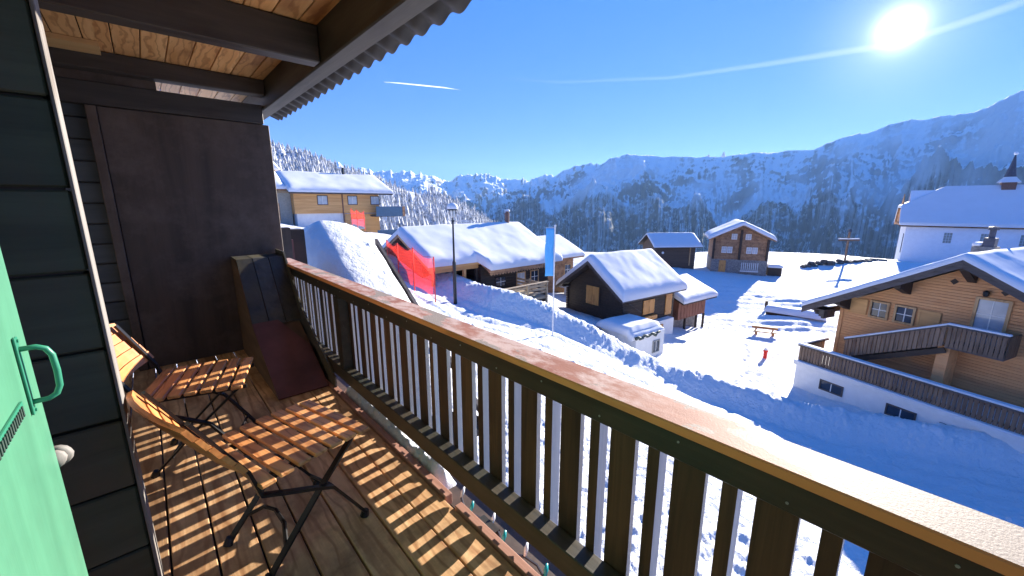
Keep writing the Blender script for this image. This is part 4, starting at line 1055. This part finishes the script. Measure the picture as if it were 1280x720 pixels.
# ---- snow laden lean-to roof just beyond the railing
def lean_to():
    X0 = 2.95
    t = thing('lean_to_roof', 'steep lean-to roof buried under a huge mound of snow beyond the railing end', 'roof', (X0, 5.3, -.25))
    sl_ = .70; yr = 1.42; yb = 4.2      # slope rises with y up to yr; board edge on the +x side
    mb = MB(); mb.prism([(-1.6, -1.6 * sl_ - .12), (yr, yr * sl_ - .12), (yr, yr * sl_ + .11), (-1.6, -1.6 * sl_ + .11)], 'x', -.05, .0); mb.build('verge_board', M['fascia'], t)
    mb = MB(); mb.prism([(-1.6, -1.6 * sl_ - .12), (yr, yr * sl_ - .12), (yr, yr * sl_ - .02), (-1.6, -1.6 * sl_ - .02)], 'x', -1.2, -.053)
    mb.prism([(yr, yr * sl_ - .12), (yb, .1), (yb, .2), (yr, yr * sl_ - .02)], 'x', -1.2, -.053); mb.build('roof_deck', M['log_dark'], t)
    xs = np.linspace(0, 1, 70); ys = np.linspace(0, 1, 130); A4, B4 = np.meshgrid(xs, ys)
    X = -1.22 + 1.16 * A4; Y = -1.6 + (yb + 1.6) * B4
    rz = np.where(Y < yr, Y * sl_, yr * sl_ - (Y - yr) * .3) - .02
    rz = np.where(np.abs(Y - yr) < .5, rz - .06 * (1 - np.abs(Y - yr) / .5), rz)
    ql = np.clip(A4 * 1.16 / .34, 0, 1); qr = np.clip((1 - A4) * 1.16 / .8, 0, 1)
    dome = np.sqrt(np.clip(1 - (1 - ql) ** 2, 0, 1)) * (np.clip(1 - (1 - qr) ** 2, 0, 1) ** .6)
    d2 = np.clip(np.minimum(B4 * 5.8 + .3, (1 - B4) * 5.8) / .6, 0, 1); dome = dome * np.sqrt(np.clip(1 - (1 - d2) ** 2, 0, 1))
    sun_side = sstep(.45, .75, A4)
    Z = rz + .52 * dome + (.01 + .12 * sun_side) * (fbm(X * 7, Y * 7, 4) - .5) * np.clip(dome * 2, 0, 1) + .05 * (fbm(X * 1.3, Y * 1.3, 2) - .5) * dome
    grid_obj('roof_snow', X, Y, Z, M['snow_lump'], t)
    mb = MB(); mb.box(-1.05, -.15, 1.6, 4.0, -4.5, .6); mb.build('wall', M['log_dark'], t)
lean_to()
def neighbour_post():
    t = thing('dark_wall_end', 'black timber wall end behind the railing, left of the snow mound', 'wall', (1.22, 5.55, 0))
    mb = MB(); mb.box(0, .1, 0, .15, -4, 1.16); mb.build('post', M['panel'], t)
    mb = MB(); mb.box(.145, .31, .2, .5, -4, 1.12); mb.build('wall', M['log_dark'], t)
    mb = MB(); mb.box(.103, .142, .1, .3, -4, 1.0); mb.build('rust_strip', M['rust_panel'], t)
neighbour_post()

# ------------------------------------------------------------------ the balcony
YE = 4.65       # far end
def deck():
    t = thing('balcony_deck', 'brown larch balcony floor of long boards striped by railing shadows', 'deck')
    gaps = [-.71, -.563, -.416, -.268, -.12, .027, .174, .321, .468, .617, .77, .915]
    for i, (a, b) in enumerate(zip(gaps[:-1], gaps[1:])):
        mb = MB(); mb.box(a + .004, b - .004, -1.6, YE + .1, -.03, random.uniform(-.003, .003)); mb.build('deck_board', M['deck'], t, bevel=.003)
    for y in (-1, 0, 1.2, 2.4, 3.6): 
        mb = MB(); mb.box(-.7, 1.02, y, y + .12, -.2, -.035); mb.build('joist', M['rail_dark'], t)
    for (a, b) in ((-1.6, 1.42), (1.5, 4.3)):
        mb = MB(); mb.box(.918, .958, a, b, -.05, .012); mb.build('edge_board', M['deck_trim'], t, bevel=.003)
    mb = MB(); mb.box(.96, 1.16, -1.6, YE, -.085, -.07); mb.build('gutter_floor', M['panel'], t)
    mb = MB(); mb.box(1.16, 1.2, -1.6, YE, -.16, -.04); mb.build('outer_joist', M['rail_dark'], t)
deck()
def gutter_snow():
    n, m = 120, 14
    a = np.linspace(0, 1, n); b = np.linspace(0, 1, m); B5, A5 = np.meshgrid(b, a)
    Y = 1.62 + 1.5 * A5; X = .965 + .11 * B5
    e = np.clip(np.minimum(A5, 1 - A5) * 14, 0, 1) * np.sqrt(np.clip(1 - (2 * B5 - 1) ** 2, 0, 1))
    Z = -.07 + .05 * e + .13 * e * fbm(Y * 11, X * 14, 4, .65)
    o = grid_obj('snow_ridge', X, Y, Z, M['snow_lump']); tag(o, 'narrow lumpy strip of snow lying between deck edge and railing', 'snow')
gutter_snow()
def light_string():
    t = thing('light_string', 'dark cable with small teal and white bulbs lying beside the deck edge', 'string lights', (1.0, .6, -.06))
    pts = [(.02 * math.sin(i * 1.3), i * .06, .012 + .008 * math.sin(i * 2.1)) for i in range(16)]
    mb = MB(); mb.tube(pts, .006, 6); mb.build('cable', M['cable'], t)
    for i in range(1, 16, 2):
        mb = MB(); x, y, z = pts[i]; mb.tube([(x, y, z), (x + .02, y + .012, z + .02), (x + .035, y + .02, z + .035)], [.006, .010, .004], 8); mb.build('bulb', M['teal'] if i % 4 == 1 else M['white_metal'], t, True)
light_string()
def railing():
    t = thing('balcony_railing', 'dark slatted balcony railing with a frosted red brown top board', 'railing')
    y0, y1 = -1.6, YE
    mb = MB(); mb.box(.937, 1.068, y0, y1, .865, .893, 0)
    o = mb.build('top_board', [M['rail_top'], M['rail_edge']], t, bevel=.004)
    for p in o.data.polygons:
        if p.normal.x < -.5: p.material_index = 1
    mb = MB(); mb.box(.965, 1.03, y0, y1, .775, .862); mb.build('upper_rail', M['rail_dark'], t, bevel=.004)
    mb = MB(); mb.box(.955, 1.03, y0, y1, .115, .215); mb.build('lower_rail', M['rail_dark'], t, bevel=.004)
    def wide(wd):
        h = wd / 2; pts = [(-h, .845), (-h, .095), (-h * .82, .07), (-h * .45, .052), (0, .046), (h * .45, .052), (h * .82, .07), (h, .095), (h, .845)]
        mb = MB(); n = len(pts); x0, x1 = 1.033, 1.055
        vs = [(x0, p[0], p[1]) for p in pts] + [(x1, p[0], p[1]) for p in pts]
        fs = [tuple(range(n - 1, -1, -1)), tuple(range(n, 2 * n))] + [(i, (i + 1) % n, n + (i + 1) % n, n + i) for i in range(n)]
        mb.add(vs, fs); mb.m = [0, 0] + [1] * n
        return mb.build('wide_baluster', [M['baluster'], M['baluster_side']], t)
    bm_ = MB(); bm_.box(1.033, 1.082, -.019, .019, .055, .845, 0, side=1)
    ya = -1.526; first = None; nfirst = None; P = .213
    k = 0
    while ya < y1 - .05:
        if first is None:
            first = wide(.09); first.location.y = ya
            nfirst = bm_.build('narrow_baluster', [M['baluster'], M['baluster_side']], t); nfirst.location.y = ya + P / 2
        else:
            a = link_copy(first, t); a.location.y = ya
            if ya + P / 2 < y1 - .03: b = link_copy(nfirst, t); b.location.y = ya + P / 2
        ya += P; k += 1
    for yp in (2.95,):
        mb = MB(); mb.box(.962, 1.028, yp, yp + .085, .217, .773); mb.build('post', M['rail_dark'], t)
    mb = MB()
    for i in range(24): mb.tube([(.963, y0 + .25 + i * .25, .80 + .03 * (i % 2)), (.9655, y0 + .25 + i * .25, .80 + .03 * (i % 2))], .0035, 6)
    mb.build('screw_heads', M['grey_block'], t, kind='stuff')
railing()
def planked(t, n0, z0, course, count, x0, x1, y0, y1, mat, axis='x', name='wall_plank'):
    for i in range(count):
        mb = MB(); j = random.uniform(-.004, .004)
        mb.box(x0, x1, y0 + j, y1, z0 + i * course + .004, z0 + (i + 1) * course - .004); mb.build(name, mat, t, bevel=.006)
def near_wall():
    t = thing('plank_wall', 'dark green black wall of wide planks with pale sunlit end beside the door', 'wall')
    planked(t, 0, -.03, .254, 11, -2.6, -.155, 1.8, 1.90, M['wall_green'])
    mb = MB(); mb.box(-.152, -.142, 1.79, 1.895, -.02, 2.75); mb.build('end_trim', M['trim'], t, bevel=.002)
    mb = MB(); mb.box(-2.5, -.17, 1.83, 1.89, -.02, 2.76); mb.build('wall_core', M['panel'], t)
near_wall()
def end_wall():
    t = thing('end_partition', 'black brown end partition of planks with one huge sooty panel', 'wall')
    planked(t, 0, -.03, .165, 14, -1.0, .9, YE + .06, YE + .16, M['wall_grey'])
    mb = MB(); mb.box(-1.0, .9, YE + .09, YE + .13, -.03, 2.30); mb.build('wall_core', M['panel'], t)
    mb = MB(); mb.box(-.16, 1.022, YE, YE + .05, .0, 2.2); mb.build('panel', M['panel'], t, bevel=.004)
    mb = MB(); mb.box(-.225, -.163, YE - .02, YE + .055, 0, 2.2); mb.build('panel_frame', M['panel'], t, bevel=.004)
    mb = MB(); mb.box(-1.0, .976, YE - .03, YE + .058, 2.203, 2.372); mb.build('head_beam', M['beam'], t, bevel=.004)
    mb = MB(); mb.box(-1.0, .22, YE - .02, YE + .05, 2.375, 2.55); mb.build('head_board', M['panel'], t)
    mb = MB(); mb.box(.62, .70, YE - .08, YE - .005, .0, .28); mb.build('skirting_block', M['grey_block'], t, bevel=.004)
end_wall()
def house():
    t = thing('chalet_wall', 'dark timber house wall behind the balcony chairs', 'wall')
    planked(t, 0, -.03, .254, 11, -1.1, -.95, 1.99, YE + .2, M['wall_grey'])
    mb = MB(); mb.box(-4.5, -.9, -2.6, -2.4, -6, 2.75); mb.build('side_wall', M['log_dark'], t)
    mb = MB(); mb.box(-4.5, -1.2, -2.39, 1.79, -6, 2.75); mb.build('room_wall', M['log_dark'], t)
    mb = MB(); mb.box(-4.5, .9, -2.5, 5.5, -6, -.32); mb.build('lower_wall', M['log_dark'], t)
house()
def roof():
    t = thing('balcony_roof', 'dark beamed balcony roof with orange spruce ceiling and corrugated eave', 'roof')
    zc = 2.56
    xs = np.arange(-1.3, .99, .145)
    for a in xs:
        mb = MB(); b = min(a + .139, .978); mb.box(a, b, -2.2, YE + 1.1, zc, zc + .02); mb.build('ceiling_board', M['ceiling'], t, bevel=.003)
    for y in (-1.3, .8, 2.9):
        mb = MB(); mb.box(-1.3, .976, y, y + .12, 2.34, zc - .003); mb.build('rafter', M['beam'], t, bevel=.006)
    mb = MB(); mb.box(-1.3, .976, 4.44, 4.57, 2.425, zc - .003); mb.build('rafter', M['beam'], t, bevel=.006)
    mb = MB(); mb.box(-1.0, -.07, 4.2, 4.435, zc - .035, zc - .003); mb.build('trim_board', M['ceil_light'], t)
    mb = MB(); mb.box(.98, 1.1, -2.2, YE + 1.2, 2.33, 2.60); mb.build('eave_purlin', M['beam_y'], t, bevel=.008)
    mb = MB(); mb.box(1.103, 1.125, -2.2, YE + 1.2, 2.37, 2.59); mb.build('eave_board', M['beam_y'], t)
    # corrugated sheet
    y = np.linspace(-2.2, YE + 1.25, 560); x = np.array([-1.4, 0, 1.0, 1.2, 1.34, 1.42]); Y, X = np.meshgrid(y, x)
    wv = .016 * np.sin(Y * 2 * np.pi / .2); zt = 2.66 - .40 * np.clip(X - .98, 0, 1)
    Z = zt + wv
    o = grid_obj('corrugated_sheet', X, Y, Z, M['corr'], t); md = o.modifiers.new('s', 'SOLIDIFY'); md.thickness = .014; md.offset = 1
    # roof snow on top, out of sight from below
roof()
def door():
    Yd, X = 1.25, -.217
    t = thing('green_door', 'open mint green painted door with a bowed iron pull handle', 'door', (X, Yd, 0), R(0))
    mb = MB(); mb.box(-.045, 0, -.85, 0, .03, 2.05); mb.build('leaf', M['green'], t, bevel=.004)
    zc = 1.125; k = .74
    mb = MB(); mb.box(.001, .005, -.102, -.082, zc - .078, zc + .078); p = mb.build('handle_plate', M['green_dark'], t, bevel=.001)
    prof = [(.004, -.092, -.066), (.035, -.09, -.066), (.05, -.088, -.058), (.058, -.086, -.04), (.06, -.086, 0), (.058, -.086, .04), (.05, -.088, .058), (.035, -.09, .066), (.004, -.092, .066)]
    mb = MB(); mb.tube([(x * k, -.092 + (y + .092) * k, zc + z * .82) for x, y, z in prof], .0052, 8); mb.build('pull_handle', M['green_dark'], t, True)
    mb = MB()
    for s in (-.071, .071): mb.tube([(.005, -.092, zc + s), (.0072, -.092, zc + s)], .0032, 8)
    mb.build('screw', M['green_dark'], p)
    mb = MB(); mb.box(.001, .004, -.40, -.155, zc - .055, zc - .028); g = mb.build('vent_plate', M['green_dark'], t)
    mb = MB()
    for i in range(18): mb.box(.0042, .0062, -.395 + i * .013, -.389 + i * .013, zc - .052, zc - .033)
    mb.build('vent_slots', M['dark_slot'], g, kind='stuff')
    mb = MB(); mb.tube([(-.008, .002, .895), (-.006, .022, .895)], .020, 10); mb.tube([(-.006, .022, .893), (-.003, .034, .895), (0, .044, .90)], [.025, .026, .018], 10); mb.build('rubber_stop', M['trim'], t, True)
door()
def hatch():
    t = thing('hatch_cover', 'sloping weathered board cover with red brown lower panel beside the railing', 'cover', (.55, 0, 0))
    prof = [(4.32, .94), (3.93, .42), (3.22, .004), (4.60, .004), (4.60, .94)]
    mb = MB(); mb.prism(prof, 'x', 0, .02); mb.build('side_board', M['hatch_side'], t)
    mb = MB(); mb.prism([(4.31, 1.0), (3.88, .53), (3.12, .10), (3.12, .004), (4.62, .004), (4.62, 1.0)], 'x', .386, .40); mb.build('side_board', M['hatch_board'], t)
    n = 3
    for i in range(n):
        a = .005 + i * .385 / n; b = a + .385 / n - .006
        mb = MB(); mb.prism([(4.62, .955), (4.31, .955), (3.92, .435), (3.905, .42), (3.9, .41), (4.30, .93), (4.62, .93)], 'x', a, b); mb.build('cover_board', M['hatch_board'], t)
    mb = MB(); vs = [(.0, 3.925, .428), (.2, 3.925, .428), (.36, 3.6, .24), (.36, 3.2, .006), (.0, 3.2, .006)]
    up = Vector((0, -.5, .86)) * .012
    n = len(vs); mb.add(vs + [tuple(Vector(p) + up) for p in vs], [tuple(range(n)), tuple(range(2 * n - 1, n - 1, -1))] + [(i, n + i, n + (i + 1) % n, (i + 1) % n) for i in range(n)]); mb.build('lower_panel', M['rust_panel'], t)
    mb = MB(); mb.prism([(3.93, .405), (3.23, .0), (3.28, 0), (3.95, .36)], 'x', .02, .37); mb.build('inner_frame', M['hatch_side'], t)
hatch()
# ---- folding chairs
def chair(loc, rz, label):
    t = thing('folding_chair', label, 'chair', loc, rz, 'folding slatted chairs on the balcony')
    # local +x = forward, y = sideways
    W_ = .48; SH = .455
    for i in range(7):
        x = -.225 + i * .068; z = SH + .010 * math.cos((i - 3) * .5)
        mb = MB(); mb.box(x, x + .053, -W_ / 2, W_ / 2, z - .009, z + .009); mb.build('seat_slat', M['slat'], t, bevel=.004)
    def back_pt(s): return Vector((-.235 - .16 * s, 0, SH + .05 + .25 * s))
    nb = 5
    for i in range(nb):
        c = back_pt(.25 + .75 * i / (nb - 1)); mb = MB(); hw = W_ / 2
        # slightly bowed slat standing on its edge
        k = 7; vs = []
        for j in range(k):
            yy = -hw + 2 * hw * j / (k - 1); bow = -.028 * (1 - (yy / hw) ** 2)
            top = .02 * (1 - (yy / hw) ** 2) if i == nb - 1 else 0
            for dx, dz in ((-.009, -.024), (.009, -.020), (-.011, .021 + top), (.007, .025 + top)): vs.append((c.x + bow + dx - dz * .5, yy, c.z + dz))
        fs = []
        for j in range(k - 1):
            a, b = j * 4, (j + 1) * 4
            fs += [(a + 1, a + 3, b + 3, b + 1), (a + 2, a, b, b + 2), (a + 3, a + 2, b + 2, b + 3), (a, a + 1, b + 1, b)]
        fs += [(0, 2, 3, 1), (4 * k - 4, 4 * k - 3, 4 * k - 1, 4 * k - 2)]
        mb.add(vs, fs); mb.build('back_slat', M['slat_back'], t)
    for s in (-1, 1):
        y = s * (W_ / 2 - .045); y2 = s * (W_ / 2 - .075)
        p = back_pt(1.0); q = back_pt(.05)
        pts = [(p.x + .012, y, p.z + .02), (q.x + .0, y, q.z), (q.x + .03, y, SH - .055), (-.10, y, SH - .115), (-.03, y, SH - .15), (.06, y, SH - .2), (.17, y, .08), (.205, y, .02)]
        mb = MB()
        for a, b in zip(pts[:-1], pts[1:]): mb.beam(a, b, .028, .012, up=(1, 0, .3))
        f = mb.build('back_frame', M['black'], t)
        mb = MB(); mb.tube([(.20, y, .0), (.208, y, .03)], [.02, .016], 8); mb.build('foot_cap', M['black'], f)
        mb = MB(); pr = [(.215, y2, SH - .02), (.02, y2, SH - .2), (-.2, y2, .03), (-.215, y2, .01)]
        for a, b in zip(pr[:-1], pr[1:]): mb.beam(a, b, .028, .010, up=(1, 0, .3))
        l = mb.build('rear_leg', M['black'], t)
        mb = MB(); mb.tube([(-.225, y2, .0), (-.212, y2, .03)], [.02, .016], 8); mb.build('foot_cap', M['black'], l)
        mb = MB(); mb.box(-.19, .245, y2 - .008, y2 + .008, SH - .034, SH - .012); mb.build('seat_bearer', M['black'], t)
    h = W_ / 2 - .045
    mb = MB(); mb.tube([(.17, -h, .08), (.165, 0, .11), (.17, h, .08)], .008, 6); mb.build('stretcher', M['black'], t)
    h = W_ / 2 - .075
    mb = MB(); mb.tube([(-.14, -h, .085), (-.10, -h * .5, .14), (-.09, 0, .155), (-.10, h * .5, .14), (-.14, h, .085)], .009, 6); mb.build('stretcher', M['black'], t)
    return t
c1 = chair((.327, 1.80, .002), R(15), 'slatted wooden folding chair in front, its back seen edge on')
copy_tree(c1, (.105, 2.80, .002), R(-16), 'slatted wooden folding chair behind, half hidden by the plank wall')

# ------------------------------------------------------------------ contrail and long pale streak
def contrail(name, label, pts, dist, rad, amount, dens):
    mb = MB(); P3 = []
    for (u, v) in pts:
        a, f, Z = ray(u, v); d = Vector((a * ca + f * sa, f * ca - a * sa, Z)).normalized() * dist; P3.append(d + Vector((0, 0, EYE)))
    mb.tube(P3, rad, 10); o = mb.build(name, trail_mat(name, amount), None, True)
    at_ = o.data.attributes.new('thickness', 'FLOAT', 'POINT'); vals = []
    for d in dens: vals += [d] * 10
    at_.data.foreach_set('value', vals)
    o.visible_shadow = True
    tag(o, label, 'contrail', 'vapour trails in the sky'); return o
contrail('vapour_trail', 'short thin white vapour trail above the roof edge side of the sky', [(480, 102.5), (500, 104), (530, 107), (555, 109.5), (576, 112.5)], 24000, [28, 38, 44, 38, 16], .6, [.3, .8, 1, .9, .2])
contrail('long_sky_streak', 'long faint curving white streak passing just below the low sun', [(1300, -6), (1240, 16), (1170, 39), (1120, 55), (1060, 64), (960, 80), (840, 97), (700, 103), (570, 93)], 26000, [200, 190, 180, 180, 170, 150, 110, 100, 50], .045, [.9, .9, .9, .9, .9, .75, .5, .25, 0])  # long see-through white tube bent past the sun

# ------------------------------------------------------------------ air between the balcony and the mountains
def haze():
    mb = MB(); mb.box(-5200, 13500, -12000, 13500, -1250, 1500); 
    m = bpy.data.materials.new('pale mountain air'); m.use_nodes = True; ns = m.node_tree.nodes; ls = m.node_tree.links
    for n in list(ns): ns.remove(n)
    v = ns.new('ShaderNodeVolumePrincipled'); o = ns.new('ShaderNodeOutputMaterial')
    v.inputs['Color'].default_value = (.36, .62, 1.0, 1); v.inputs['Density'].default_value = HAZE; v.inputs['Anisotropy'].default_value = .2
    ls.new(v.outputs[0], o.inputs['Volume'])
    mb.build('haze', m, kind='stuff')
HAZE = 2.6e-5
haze()
